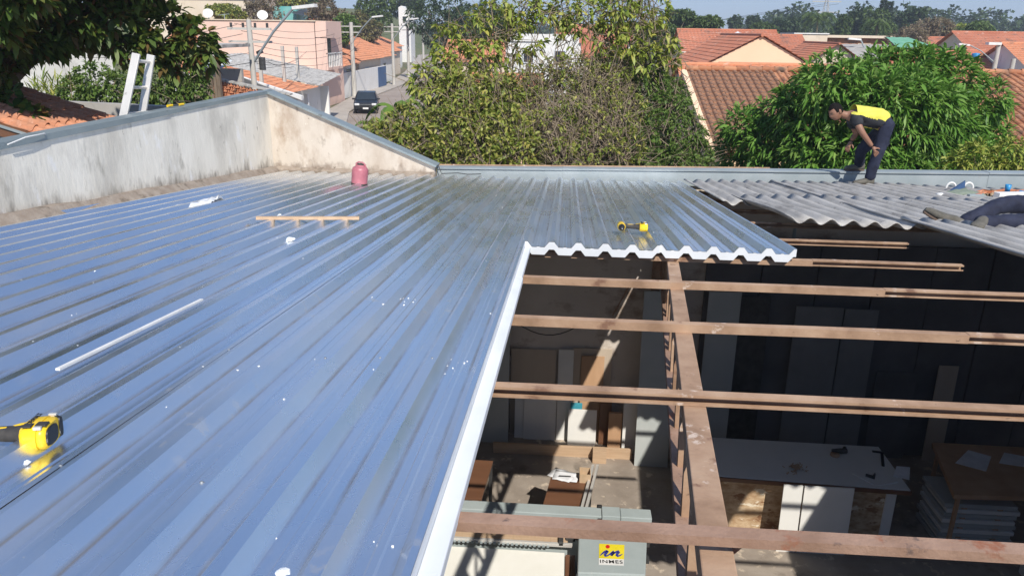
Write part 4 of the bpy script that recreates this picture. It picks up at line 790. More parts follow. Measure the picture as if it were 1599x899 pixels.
p2, t2 = lamp(548, 71, 35, 'white-topped street pole beside the blue doors', True, .16); p3, t3 = lamp(612, 87, 37, 'street pole with lamp past the white wall', True, .14); p4, t4 = lamp(636, 100, 36, 'street pole with lamp near the road bend', True, .14); p5, t5 = lamp(660, 118, 37, 'farthest street pole with lamp on the bend', True, .14)
def wire(a, b, sag, r, label, grp='overhead wires of the street'):
    a, b = V(a), V(b); pts = [a.lerp(b, i/10)-V((0, 0, sag*4*(i/10)*(1-i/10))) for i in range(11)]
    tag(MB().tube(pts, r, 5).build('overhead_wire', 'wire', origin=a), label, 'wire', grp)
for k in range(6): wire(t1+V((-.6+.25*k, 0, -.15-.28*k)), t2+V((-.7+.28*k, 0, -.2-.3*k)), .5+.08*k, .010, 'thin black overhead wire running up the street between poles')
for k in range(3): wire(t2+V((-.5+.4*k, 0, -.3-.3*k)), t3+V((-.5+.4*k, 0, -.3-.3*k)), .3, .016, 'thin black overhead wire running up the street between poles')
for k in range(5): wire(t1+V((-.5+.2*k, 0, -.2-.35*k)), V((t1.x-9-k, 26+k, 4.6-.35*k)), .25, .010, 'black service wire leaving the pole towards the almond tree', 'service wires by the almond tree')
for k in range(4): wire(t1+V((.2, 0, -1.3-.2*k)), V((-15.5-.6*k, 44+2.6*k, 3.9+.2*k)), .25, .009, 'black service wire dropping to the ribbed roof', 'service wires to the ribbed roof')
# car
def car(x, y, ang, label, s=1):
    o = empty('parked_car', (x, y, 0), label, 'car'); o.rotation_euler.z = ang
    def loc(m, name, mat, par=o, bevel=0): q = m.build(name, mat, None, origin=(0, 0, 0), bevel=bevel); q.parent = par; return q
    prof_ = [(-2.0, .32), (-2.02, .62), (-1.9, .80), (-1.05, .92), (-.35, 1.40), (.75, 1.45), (1.5, 1.05), (1.98, .95), (2.02, .5), (1.95, .30)]; m = MB()
    for i in range(2):
        pass
    secs = [(-.86, .0), (-.80, .03), (.80, .03), (.86, .0)]; vs = []
    for xx, gr in secs:
        for (py, pz_) in prof_:
            k = .80 if pz_ > 1.2 else (1 if pz_ < .96 else .93); vs.append((xx*k, py, pz_+gr))
    n = len(prof_); f = [(a*n+i, a*n+(i+1) % n, (a+1)*n+(i+1) % n, (a+1)*n+i) for a in range(3) for i in range(n)] + [tuple(range(n))[::-1], tuple(3*n+i for i in range(n))]
    m.add(vs, f, False); loc(m, 'body', 'car_paint', bevel=.06)
    loc(MB().add([(-.70, -1.04, .97), (.70, -1.04, .97), (.60, -.40, 1.415), (-.60, -.40, 1.415)], [(0, 1, 2, 3)]), 'windscreen', 'window_glass'); loc(MB().add([(-.60, .82, 1.45), (.60, .82, 1.45), (.68, 1.46, 1.11), (-.68, 1.46, 1.11)], [(0, 1, 2, 3)]), 'rear_window', 'window_glass')
    for sx in (-1, 1):
        loc(MB().add([(sx*.81, -.85, 1.0), (sx*.81, 1.2, 1.02), (sx*.71, .75, 1.37), (sx*.71, -.30, 1.34)], [(0, 1, 2, 3)]), 'side_window', 'window_glass')
        loc(MB().box((sx*.62, -2.0, .70), (.34, .08, .15)), 'headlight', 'light_lens', bevel=.02); loc(MB().box((sx*.93, -.75, 1.0), (.2, .1, .13)), 'mirror', 'car_paint', bevel=.03)
        for yy in (-1.25, 1.28):
            rot = Matrix.Rotation(math.pi/2, 3, 'Y'); wv = MB().lathe((sx*.78-.1, yy, .31), [(.18, 0), (.29, 0), (.31, .03), (.31, .17), (.29, .2), (.18, .2)], 18, rot); wq = loc(wv, 'wheel', 'rubber'); loc(MB().lathe((sx*.78+.09*sx-.0, yy, .31), [(.0001, .012), (.17, .012), (.19, 0)], 14, rot), 'rim', 'chrome', wq)
    loc(MB().box((0, -2.03, .50), (1.1, .05, .16)), 'grille', 'black'); loc(MB().box((0, -2.07, .42), (.4, .02, .12)), 'number_plate', 'white'); return o
car(-15.3, 58.9, R(12), 'black car parked facing along the street beside the kerb'); car(-16.0, 97, R(20), 'dark car far up the street seen through leaves')
# --- houses on the right
house(6.2, 13.2, 42, 53, 4.05, 1.85, 'y', 'wall_peach', 'tile_red', 'peach house whose blank gable wall rises above tiled roofs', [], over=.15, name='gable_house')
house(4.7, 7.4, 31.5, 37, 3.6, 1.1, 'x', 'wall_grey', 'tile_bright', 'small house with grey verge and orange tiles left of peach gable', [], over=.2)
house(7.0, 12.6, 33.5, 40, 3.35, 1.3, 'x', 'wall_cream', 'tile_bright', 'wide orange tiled house in front of the peach gable', [], over=.3)
house(10.2, 12.2, 31, 36, 3.6, .72, 'y', 'wall_white', 'tile_bright', 'small orange porch roof with pale gable above brown roof ridge', [], over=.25)
house(8.3, 15, 58, 66, 4.5, 1.7, 'x', 'wall_cream', 'tile_red', 'red tiled house behind the white sheet roof', [((9.6, 57.9, 3.8), 1.2, 1.0, (0, -1, 0))])
house(15.6, 20, 70, 76, 4.6, 1.3, 'x', 'wall_cream', 'tile_red', 'small orange roofed house between red roof and flat cream block', [])
sh = empty('white_roofed_shed', (9.2, 53.5, 0), 'white sheet-metal roof sloping between the red roofs', 'shed')
MB().box((9.3, 55.2, 2.4), (3.6, 2.6, 4.8)).build('wall', 'wall_cream', sh)
P = [ony(1098, 76, 53), ony(1112, 82, 53), ony(1168, 57, 57), ony(1152, 50, 57)]; rolls(MB(), P[3], P[2], P[1], P[0], .3, 2, .03).build('roof_sheet', 'gate_white', sh)
fb = empty('flat_roofed_block', (23, 82, 0), 'flat-roofed cream block seen above the orange roofs', 'building'); MB().box((23, 82, 3.05), (3.1, 5, 6.1)).build('wall', 'wall_cream', fb); MB().box((23, 82, 6.13), (3.3, 5.2, .1)).build('coping', 'wall_white', fb); window(fb, (22.6, 79.45, 4.6), 1.0, .9, (0, -1, 0))
house(16.4, 21.0, 58, 66, 3.9, 1.5, 'y', 'wall_cream', 'tile_red', 'cream gable house with orange tiles beside the grey flat roof', [])
gf = empty('grey_roofed_house', (24, 66, 0), 'low house under a broad pale grey sheet roof', 'house'); MB().box((24, 66, 2.1), (4.6, 8, 4.2)).build('wall', 'wall_cream', gf); rolls(MB(), (21.4, 70.4, 5.3), (26.6, 70.4, 5.3), (26.6, 61.6, 4.3), (21.4, 61.6, 4.3), .6, 2, .04).build('roof_sheet', 'wall_grey', gf)
house(14.0, 22, 44, 51, 3.1, 1.2, 'x', 'wall_cream', 'tile_red', 'long brown-red roofed house just behind the mango tree top', [])
gr = empty('green_roofed_house', (31, 74, 0), 'small house with a green lean-to roof', 'house'); MB().box((30, 75, 2.5), (4, 5, 5.0)).build('wall', 'wall_weathered', gr); rolls(MB(), (29.3, 77.8, 5.9), (31.3, 77.8, 5.9), (31.3, 72, 5.15), (28.3, 72, 5.0), .6, 3, .04).build('roof_sheet', 'green_roof', gr)
bh = empty('unplastered_house', (29, 88, 0), 'raw brick house with a pale flat slab behind the green roof', 'house'); MB().box((31, 88, 2.9), (9, 6, 5.8)).build('wall', 'tile', bh); MB().box((30, 88, 5.9), (11, 7, .25)).build('roof_slab', 'wall_cream', bh); window(bh, (30, 84.95, 4.7), 1.3, 1.1, (0, -1, 0), 'wall_cream'); window(bh, (33, 84.95, 4.7), 1.3, 1.1, (0, -1, 0), 'wall_cream')
house(35, 44, 84, 93, 4.2, 1.7, 'x', 'wall_cream', 'tile_red', 'red-brown roofed house beneath the leafless brown tree', [])
house(23.4, 30.5, 44, 52, 2.75, 1.25, 'y', 'wall_white', 'tile_bright', 'white gabled house with orange tiles beside the mango tree', [((26.6, 43.95, 2.5), .7, .5, (0, -1, 0))], over=.2)
house(31, 41, 56, 64, 4.0, 1.6, 'x', 'wall_white', 'tile_bright', 'broad orange roof behind the white gabled house', []); house(34, 50, 70, 79, 4.6, 1.8, 'x', 'wall_cream', 'tile_red', 'large orange roof with dark panels near the lamp posts', [])
house(24, 31, 60, 67, 3.7, 1.3, 'x', 'wall_cream', 'tile_red', 'orange roof with a dark opening right of the mango top', [((27, 59.95, 3.3), 1.8, .7, (0, -1, 0))])
c = ony(1525, 80, 62); o = empty('water_tank', (c.x, 62, 4.4), 'small blue water tank among the orange roofs', 'tank'); MB().lathe((c.x, 62, 4.3), [(.0001, 0), (.24, 0), (.28, .5), (.24, .58), (.0001, .62)], 16).build('tank', 'blue', o); MB().box((c.x, 62, 4.2), (1, 1, .2)).build('stand', 'wall_grey', o)
house(-1.5, 7, 96, 106, 4.8, 1.9, 'x', 'wall_white', 'tile_red', 'distant red roofed white house left of the red roofs', [])
# white building and little house seen through the sparse tree
wh = empty('white_building', (-2.2, 56, 0), 'bright white building showing through the sparse leafy tree', 'building'); a, b = ony(790, 55, 56), ony(905, 45, 56); MB().box(((a.x+b.x)/2, 58.5, 2.9), (b.x-a.x, 5, 5.8)).build('wall', 'white', wh); MB().box(((a.x+b.x)/2-.9, 58.5, 5.55), ((b.x-a.x)*.55, 5.2, .5)).build('parapet_block', 'white', wh)
for i in range(2): window(wh, (a.x+1.6+2.2*i, 55.96, 4.3), .8, .9, (0, -1, 0), 'gate_white')
house(-4.6, -1.6, 36, 42, 2.9, 1.0, 'x', 'wall_peach', 'tile_bright', 'small peach house with orange roof behind the bush', [])
house(1.2, 4.2, 62, 68, 4.0, 1.2, 'x', 'wall_cream', 'tile_red', 'small tiled house glimpsed right of the white building', [])
# lamp posts and pylon on the right
for px, yt, Y, hd, lb in ((1560, 70, 47, 1, 'white concrete post with a lamp box among orange roofs'), (1583, 92, 45, 0, 'short bare post by the white gabled house')):
    t = ony(px, yt, Y); o = empty('lamp_post', (t.x, Y, 0), lb, 'post'); MB().tube([(t.x, Y, 0), t], [.16, .12], 8).build('post', 'pole', o)
    if hd: MB().box(t+V((-.3, 0, .05)), (.7, .4, .14)).build('lamp_box', 'white', o); MB().tube([t-V((0, 0, 1)), t+V((-.9, 0, -.35)), t+V((-1.6, 0, -.05))], .03, 6).build('arm', 'galv', o); MB().bar(t+V((-1.6, 0, -.05)), t+V((-2.2, 0, 0)), .2, .09).build('lamp_head', 'white', o)
t = ony(1344, 62, 68); o = empty('lamp_post', (t.x, 68, 0), 'grey lamp post beside the low grey-roofed house', 'post'); MB().tube([(t.x+1.6, 68, 0), (t.x+1.6, 68, 4.3)], .12, 8).build('post', 'pole', o); MB().tube([(t.x+1.6, 68, 4.0), (t.x+.3, 68, 5.2), t], .06, 6).build('arm', 'galv', o); MB().bar(t, t+V((-1.0, 0, .05)), .3, .14).build('lamp_head', 'white', o)
pb = ony(1285, 48, 420); pyl = empty('transmission_tower', (pb.x, 420, 0), 'steel lattice power pylon far behind the trees', 'pylon'); tz_ = ony(1285, -14, 420).z; m = MB()
for sx in (-1, 1):
    for sy in (-1, 1): m.tube([(pb.x+sx*3, 420+sy*3, 0), (pb.x+sx*.7, 420+sy*.7, tz_-6), (pb.x, 420, tz_)], .17, 4)
for i in range(10):
    z = i*(tz_-6)/10; z2 = (i+1)*(tz_-6)/10; w1 = 3-2.3*i/10; w2 = 3-2.3*(i+1)/10; m.tube([(pb.x-w1, 417, z), (pb.x+w2, 417, z2)], .1, 3); m.tube([(pb.x+w1, 417, z), (pb.x-w2, 417, z2)], .1, 3)
m.build('lattice', 'pole', pyl)
for i, dz in enumerate((-5, -10)): MB().bar((pb.x-7, 420, tz_+dz), (pb.x+7, 420, tz_+dz), .5, .5).build('cross_arm', 'pole', pyl)
for k in range(3): tag(MB().tube([(pb.x-6+6*k, 420, tz_-6-.0*k), (pb.x-60, 430, tz_-16), (pb.x-150, 445, tz_-9)], .07, 4).build('power_line', 'wire', origin=(pb.x, 420, tz_-6)), 'long faint power line running left from the pylon', 'wire', 'power lines of the pylon')
# hill behind the pink building
m = MB(); N = 24; vs = []
for j in range(N+1):
    for i in range(N+1):
        x = -160+130*i/N; y = 80+170*j/N; k = max(0, min(1, (-36-x)/20))*max(0, min(1, (y-80)/30)); vs.append((x, y, -.3+k*(7.5+3.5*min(1, (y-80)/120)+1.2*mnoise.noise((x*.04, y*.04, 0)))))
m.add(vs, [(j*(N+1)+i, j*(N+1)+i+1, (j+1)*(N+1)+i+1, (j+1)*(N+1)+i) for j in range(N) for i in range(N)], True); struct(m.build('hill', 'grass_hill'))
house(-50, -37, 92, 100, 9.3, 2.2, 'x', 'wall_cream', 'tile_red', 'long brown-roofed house on the grassy slope behind pink wall', [])
tl = empty('teal_house', (-33, 90, 0), 'patchy teal-painted house with grey roof behind pink building', 'house'); a, b = ony(425, 10, 90), ony(462, 10, 90); MB().box(((a.x+b.x)/2, 92, a.z/2), (b.x-a.x, 4, a.z)).build('wall', 'teal_paint', tl); P = [ony(455, 22, 88), ony(500, 30, 88), ony(490, 16, 92), ony(462, 14, 92)]; rolls(MB(), P[3], P[2], P[1], P[0], .5, 3, .04).build('roof_sheet', 'steel_dark', tl)
a, b = ony(622, 12, 150), ony(641, 40, 150); wt = empty('tall_white_house', ((a.x+b.x)/2, 151, 0), 'tall white gabled house between the dark far trees', 'house'); MB().prism([(a.x, 150, 0), (b.x, 150, 0), (b.x, 150, a.z-.6), (a.x+.5, 150, a.z+.3), (a.x, 150, a.z)], (0, 4, 0)).build('wall', 'white', wt); window(wt, ((a.x+b.x)/2, 149.95, a.z-2), .8, 1.0, (0, -1, 0))
# weathered white house behind the ladder
wo = empty('weathered_house', (-17, 24, 0), 'weathered white house wall behind the almond tree leaves', 'house'); a, b = ony(-60, 62, 22), ony(172, 60, 25); MB().hexa([V((a.x, 22, 0)), V((b.x, 25, 0)), V((b.x-3, 29, 0)), V((a.x-3, 26, 0)), V((a.x, 22, a.z)), V((b.x, 25, b.z)), V((b.x-3, 29, b.z)), V((a.x-3, 26, a.z))]).build('wall', 'wall_weathered', wo)
a2, b2_ = ony(-60, 93, 21.97), ony(172, 90, 24.97); MB().tube([V((a2.x, 21.95, a2.z)), V((b2_.x, 24.95, b2_.z))], .03, 5).build('conduit', 'black', wo); a2, b2_ = ony(-60, 122, 21.97), ony(172, 113, 24.97); MB().tube([V((a2.x, 21.95, a2.z)), V((b2_.x, 24.95, b2_.z))], .012, 5).build('cable', 'black', wo)
vr = empty('shaded_veranda', (-15.2, 28.5, 0), 'dim veranda with wooden fence beside the almond tree', 'porch'); a, b = ony(268, 50, 29), ony(338, 50, 29); MB().box(((a.x+b.x)/2, 31, 2.2), (b.x-a.x, .2, 4.4)).build('back_wall', 'wall_grey', vr); MB().box(((a.x+b.x)/2, 30, 5.3), (b.x-a.x+.6, 2.6, .12)).build('roof', 'fibre', vr)
for i in range(3): MB().box((a.x+.1+(b.x-a.x-.2)*i/2, 29, 2.65), (.14, .14, 5.3)).build('post', 'bark', vr)
for i in range(12): MB().box((a.x+.1+.14*i, 28.9, 2.1), (.11, .03, 4.2)).build('fence_board', 'bark', vr)
# ================================================================== TREES AND SHRUBS
def B(px, py, Y, r, ry=None, rz_=None): p = ony(px, py, Y); return (p.x, p.y, p.z, r, ry or r, rz_ or r)
def plant(name, label, blobs, base, leafm, n, k, L, W, spread=.8, lift=0, droop=.3, shell=.4, trunk_r=.1, cat='shrub', twigs=0, group=None, six=True, ntr=7, jit=.3, seed=1, core=0, fork=.45, tmin=-9):
    g = np.random.default_rng(seed); o = empty(name, base, label, cat, group); P, d = blob_cloud(g, blobs, n, shell, .05)
    PP, dd = rosettes(g, P, d, k, spread, lift); N = len(PP); leaf_mesh('crown', leafm, o, PP+g.normal(0, L*.12, PP.shape), dd, L*(1-jit+2*jit*g.random(N)), W*(1-jit+2*jit*g.random(N)), g, droop=droop, kind6=six)
    r_ = random.Random(seed); bs_ = [b for b in blobs if b[2] > tmin]; tg = [V(b[:3]) for b in r_.sample(bs_, min(ntr, len(bs_)))]; limb_tree(o, base, tg, trunk_r, rng=r_, fork=fork)
    if twigs:
        m = MB(); Q, dq = blob_cloud(g, blobs, twigs, .9, .05)
        for q, dr in zip(Q, dq):
            q = V(q); v = (V(dr)*.5+V((g.normal(0, .5), g.normal(0, .5), .55+g.normal(0, .35)))).normalized(); l = .35+.55*g.random(); bend = V((g.normal(0, .12), g.normal(0, .12), -.06))
            m.tube([q-v*l*.6, q+bend*.4, q+v*l*.5+bend], [.010, .007, .003], 3, cap=False)
        m.build('twigs', 'twig', o, kind='stuff')
    return o
# mango
bl = []; r_ = random.Random(4); ol = [(1140, 215), (1165, 170), (1230, 132), (1300, 97), (1380, 80), (1450, 80), (1510, 104), (1555, 138), (1580, 205)]
def top(x):
    for (a, b), (c, d) in zip(ol, ol[1:]):
        if a <= x <= c: return b+(d-b)*(x-a)/(c-a)
    return 230
for x in range(1168, 1570, 34):
    y = top(x)+34
    while y < 330:
        u = (x-1360)/215; bl.append(B(x+r_.uniform(-10, 10), y+r_.uniform(-6, 6), 15.9+1.9*u*u+r_.uniform(-.4, .5)+max(0, (150-y))*.012, r_.uniform(.42, .62))); y += 40
plant('mango_tree', 'dense mango tree with long drooping leaves behind the crouching worker', bl, (6.2, 17.2, 0), 'leaf_mango', 4600, 9, .24, .05, spread=.75, lift=.1, droop=.35, trunk_r=.2, cat='tree', seed=2, shell=.5)
bl = [B(x, y, 14.9, .3) for x, y in ((1520, 245), (1545, 255), (1578, 240), (1600, 255), (1560, 268), (1620, 245), (1500, 262))]
plant('lime_shrub', 'light green shrub at the foot of the mango tree', bl, (8.7, 15, 0), 'leaf_sparse', 480, 6, .12, .036, seed=3, trunk_r=.05)
# central thicket
bl = [B(x, y, Y, r) for x, y, Y, r in ((1010, 150, 16.2, .6), (1040, 185, 15.8, .6), (1065, 215, 15.6, .5), (1075, 245, 15.4, .45), (1020, 220, 15.2, .6), (985, 250, 14.8, .6), (1050, 270, 15, .5), (960, 120, 17, .6), (1000, 118, 16.8, .5), (1085, 270, 15.2, .4), (940, 280, 14.6, .5), (1045, 150, 16.4, .4))]
plant('green_shrub', 'dark green rounded shrub next to the brown tiled roof', bl, (2.2, 15.8, 0), 'leaf_green', 2400, 7, .10, .038, spread=.9, droop=.3, seed=5, twigs=600)
bl = [B(x, y, Y, r) for x, y, Y, r in ((870, 150, 15.6, .6), (920, 160, 15.4, .6), (900, 200, 14.8, .6), (950, 200, 14.8, .55), (860, 215, 14.4, .55), (930, 240, 14.2, .55), (880, 260, 13.9, .5), (975, 180, 15.4, .5), (830, 180, 15, .5), (970, 235, 14.4, .45), (845, 125, 15.8, .42), (905, 118, 15.8, .46), (950, 130, 15.8, .45), (800, 140, 15.4, .4))]
plant('dry_twiggy_shrub', 'half-dry thicket of bare brown twigs behind the parapet', bl, (.3, 14.8, 0), 'leaf_bush', 2300, 5, .085, .036, spread=1.0, seed=6, twigs=2300, shell=.7, trunk_r=.07)
bl = [B(x, y, Y, r) for x, y, Y, r in ((740, 190, 14.6, .6), (790, 210, 14.2, .55), (700, 210, 14.2, .55), (750, 240, 13.8, .5), (810, 245, 13.8, .5), (690, 250, 13.6, .45), (650, 235, 13.8, .5), (720, 150, 15.2, .5), (780, 160, 15, .5), (640, 200, 14.3, .45), (610, 230, 14, .45), (660, 270, 13.4, .4), (770, 270, 13.4, .4), (585, 215, 14, .3))]
plant('yellowish_shrub', 'yellow-green leafy shrub rising where gable meets parapet', bl, (-1.8, 14.4, 0), 'leaf_bush', 3000, 6, .115, .048, spread=.95, droop=.35, seed=7, twigs=1100, trunk_r=.06, shell=.6)
bl = [B(x, y, Y, r) for x, y, Y, r in ((700, 70, 16, .42), (735, 50, 16, .4), (770, 30, 16.2, .4), (820, 15, 16.4, .4), (755, 90, 15.8, .36), (690, 110, 15.6, .35), (725, 130, 15.4, .38), (795, 35, 16, .3), (680, 150, 15.2, .35), (660, 125, 15.4, .3), (880, 15, 16.4, .33), (850, 20, 16.2, .25), (800, 75, 15.9, .28), (835, 70, 16.1, .2), (885, 62, 16.1, .24), (775, 120, 15.6, .3), (865, 95, 15.9, .2))]
plant('sparse_leafy_tree', 'tall thin-stemmed tree with sparse yellow-green leaves against white building', bl, (-1.4, 15.6, 0), 'leaf_sparse', 540, 5, .145, .065, spread=1.0, droop=.4, seed=8, twigs=330, shell=.95, trunk_r=.06, cat='tree', ntr=12)
bl = [B(x, y, Y, r) for x, y, Y, r in ((920, 25, 16.2, .4), (960, 20, 16.2, .42), (1000, 30, 16.2, .4), (1020, 15, 16.4, .3), (950, 60, 16, .36), (985, 65, 16, .42), (1030, 60, 16.2, .35), (965, 95, 16, .36), (1010, 95, 16, .36), (1045, 85, 16.2, .22), (985, -10, 16.4, .4))]
plant('sparse_leafy_tree', 'sparse tree with drooping yellow-green leaves against the sky', bl, (1.4, 16.4, 0), 'leaf_sparse', 440, 5, .145, .06, spread=1.0, droop=.45, seed=9, twigs=300, shell=.95, trunk_r=.06, cat='tree', ntr=12)
# banana-like fronds
def frond_plant(name, label, px, py, Y, n, L, seed, mat='leaf_banana', wd=.28):
    c = ony(px, py, Y); o = empty(name, (c.x, Y, 0), label, 'plant'); g = random.Random(seed); MB().tube([(c.x, Y, 0), (c.x, Y, c.z)], [.12, .07], 8).build('stem', 'leaf_green', o)
    for i in range(n):
        a = 6.28*i/n+g.uniform(-.3, .3); ln = L*g.uniform(.75, 1.1); m = MB(); vs = []; K = 9; up = g.uniform(.5, 1.1)
        for k in range(K+1):
            t = k/K; w_ = wd*math.sin(math.pi*min(1, t*.93+.05))**.7; r_ = ln*t; p = V((c.x+math.cos(a)*r_*.75, Y+math.sin(a)*r_*.75, c.z+ln*(up*t-1.0*t*t))); s = V((-math.sin(a), math.cos(a), 0))*w_*.5
            vs += [p-s-V((0, 0, w_*.15+.02*(k % 2))), p, p+s-V((0, 0, w_*.15+.02*(k % 2)))]
        m.add(vs, [q for k in range(K) for q in ((3*k, 3*k+1, 3*k+4, 3*k+3), (3*k+1, 3*k+2, 3*k+5, 3*k+4))], False); m.build('frond', mat, o)
    return o
frond_plant('banana_plant', 'banana plant with broad torn leaves beside the street', 618, 172, 17, 6, 1.0, 1); frond_plant('banana_plant', 'banana leaves just above the sloping gable cap', 580, 196, 15.5, 4, .6, 2); frond_plant('banana_plant', 'darker banana fronds under the sparse tree', 668, 165, 17.5, 7, 1.1, 3, 'leaf_green', .2)
# almond tree
bl = [B(*q) for q in ((15, 25, 11, .55), (60, 35, 11.2, .45), (105, 15, 11.4, .5), (140, 35, 11.6, .35), (180, 30, 11.8, .45), (220, 45, 12, .42), (260, 45, 12.2, .40), (295, 60, 12.4, .34), (322, 82, 12.5, .24), (205, 78, 11.9, .26), (250, 82, 12.1, .24), (160, 0, 11.8, .4), (5, 75, 10.8, .30), (0, 115, 10.5, .22), (12, 150, 10.4, .18), (48, 180, 10.3, .13), (62, 190, 10.3, .08), (105, 58, 11.4, .2), (60, 60, 11, .2), (225, 108, 11.9, .12), (262, 108, 12.2, .12), (70, 60, 11.1, .25), (10, 50, 10.8, .4),
    (0, -60, 10.9, .7), (90, -70, 11.2, .7), (200, -60, 11.8, .6), (-60, 40, 10.6, .7), (-80, 120, 10.4, .5), (-80, -60, 10.2, .8), (0, -190, 10.2, .8), (120, -170, 10.8, .8), (250, -70, 12.2, .5), (-30, 10, 9.6, .5), (20, -40, 9.6, .5), (-40, -90, 9.2, .6))]
plant('almond_tree', 'broad-leaved tree with dark reddish leaves overhanging the tiled roof', bl, (-11.6, 11.4, 0), 'leaf_almond', 2000, 8, .175, .095, spread=.85, lift=.15, droop=.3, seed=12, trunk_r=.13, cat='tree', ntr=14, shell=.5, fork=.8, tmin=6.0)
bl = [B(x, y, 16.4, r) for x, y, r in ((120, 140, .35), (150, 130, .45), (185, 140, .4), (250, 120, .55), (285, 115, .5), (300, 140, .4), (265, 150, .5), (220, 145, .4), (310, 100, .3), (160, 155, .4))]
plant('leafy_bush', 'small-leaved green bush behind the aluminium ladder', bl, (-10.5, 16.4, 0), 'leaf_green', 1500, 6, .10, .045, spread=1, seed=13, twigs=80)
bl = [B(x, y, 17, .25) for x, y in ((60, 150), (85, 148), (105, 152))]; plant('grass_clump', 'thin upright grass clump above the orange tiles', bl, (-13.2, 17, 0), 'leaf_sparse', 60, 5, .4, .03, spread=.5, lift=1.2, droop=.2, seed=14, trunk_r=.03)
# far trees
def far_tree(px, yt, yb, wpx, Y, mat, label, name='broad_tree', n=900, seed=0, group=None, k=4, tw=0, lsz=None, nb=11):
    g = random.Random(seed*7+px); c = ony(px, (yt+yb)/2, Y); rx = wpx/2*Y/1200; rzz = (yb-yt)/2*Y/1200; bl = []
    for i in range(nb):
        a = g.uniform(0, 6.28); q = g.random()**.5*.72; h = g.uniform(-.65, .62); bl.append((c.x+math.cos(a)*q*rx, c.y+math.sin(a)*q*rx*.8, c.z+h*rzz, rx*g.uniform(.3, .48), rx*.42, rzz*g.uniform(.36, .5)))
    bl.append((c.x, c.y, c.z+rzz*.5, rx*.45, rx*.45, rzz*.5)); L = lsz or max(.22, Y*.0042)
    return plant(name, label, bl, (c.x, Y, 0), mat, n, k, L, L*.5, spread=1, seed=px+seed, trunk_r=max(.12, rx*.06), cat='tree', six=False, twigs=tw, group=group)
far_tree(700, -8, 70, 130, 100, 'leaf_dusk', 'big dark evergreen spreading over the end of street', seed=1, n=1600); far_tree(765, 0, 62, 70, 95, 'leaf_far', 'tree joining the big dark evergreen and the sparse leaves', seed=2); far_tree(585, -10, 45, 65, 120, 'leaf_far', 'round green tree behind the street lamps', seed=3); far_tree(640, -12, 30, 60, 160, 'leaf_dusk', 'dark tree behind the tall white house', seed=4); far_tree(560, 20, 70, 60, 105, 'leaf_dry', 'brownish tree above the orange street roofs', seed=21, tw=300)
far_tree(512, 2, 62, 60, 84, 'leaf_brown', 'leafless brown tree behind the pink building', seed=5, tw=900, n=500); far_tree(540, 25, 75, 50, 80, 'leaf_green', 'green tree over the roofs beside pink building', seed=6); far_tree(400, -6, 30, 70, 82, 'leaf_brown', 'bare brown bush on the slope behind pink wall', seed=7, tw=700, n=350); far_tree(445, -16, 18, 60, 110, 'leaf_bush', 'yellowish tree above the teal house', seed=8); far_tree(350, 8, 34, 60, 75, 'leaf_bush', 'low green growth between the two satellite dishes', seed=9); far_tree(490, -14, 14, 70, 140, 'leaf_far', 'green tree on the hill above the bare brown tree', seed=30)
far_tree(1068, 18, 50, 66, 95, 'leaf_far', 'round green tree left of the red roofed houses', seed=10, n=1200); far_tree(1105, 28, 52, 60, 90, 'leaf_far', 'lower green tree behind the red tiled ridge', seed=11); far_tree(1040, 40, 75, 60, 70, 'leaf_far', 'green tree between the sparse tree and red roofs', seed=12); far_tree(1148, 28, 44, 16, 170, 'leaf_dusk', 'small round distant tree on the skyline', seed=13, n=260); far_tree(1178, 27, 46, 22, 165, 'leaf_dusk', 'distant round tree left of the cream block', seed=14, n=300); far_tree(1192, 37, 52, 36, 130, 'leaf_far', 'low green tree behind the small orange roof', seed=15, n=400); far_tree(1216, 31, 50, 36, 150, 'leaf_dusk', 'dark tree standing behind the cream block', seed=16, n=400); far_tree(1236, 30, 50, 26, 155, 'leaf_dusk', 'dark tree touching the cream block roof', seed=17, n=300); far_tree(1258, 26, 52, 18, 170, 'leaf_dusk', 'slim dark tree left of the pylon palm', seed=18, n=260)
far_tree(1340, 14, 56, 44, 140, 'leaf_dusk', 'tall dark tree right of the pylon', seed=19, n=700); far_tree(1372, 18, 58, 56, 135, 'leaf_far', 'broad green tree beneath the two pointed conifers', seed=20, n=800); far_tree(1424, 15, 50, 40, 150, 'leaf_dusk', 'domed dark tree right of the pointed conifers', seed=22, n=600); far_tree(1316, 26, 58, 26, 130, 'leaf_far', 'medium green tree beside the domed roofs and palm', seed=23, n=400); far_tree(1465, 32, 72, 76, 95, 'leaf_brown', 'leafless brown tree rising over the red-brown roof', seed=24, n=500, tw=900); far_tree(1420, 42, 84, 60, 80, 'leaf_brown', 'bare purplish-brown tree behind the mango top', seed=25, n=350, tw=900); far_tree(1530, 36, 64, 50, 100, 'leaf_far', 'green tree before the far wood near palms', seed=26, n=500); far_tree(1500, 40, 64, 30, 105, 'leaf_sparse', 'lighter green tree before the far wood', seed=27, n=300)
for i, px in enumerate((1378, 1388)):
    c = ony(px, 20, 150); o = empty('conifer', (c.x, 150, 0), ['pointed conifer, the taller of the skyline pair', 'pointed conifer, the lower of the skyline pair'][i], 'tree'); tp = ony(px, 1+3*i, 150).z; g = np.random.default_rng(i); n = 700; h = g.random(n); r_ = 1.15*(1-h)*.9+.12; a = g.random(n)*6.28
    P = np.stack([c.x+np.cos(a)*r_*g.random(n)**.5, 150+np.sin(a)*r_*g.random(n)**.5, tp*.45+h*tp*.55], 1); leaf_mesh('crown', 'leaf_dusk', o, P, np.stack([np.cos(a), np.sin(a), np.full(n, .6)], 1), .7, .3, g, kind6=False); MB().tube([(c.x, 150, 0), (c.x, 150, tp*.9)], [.3, .05], 6).build('trunk', 'bark', o)
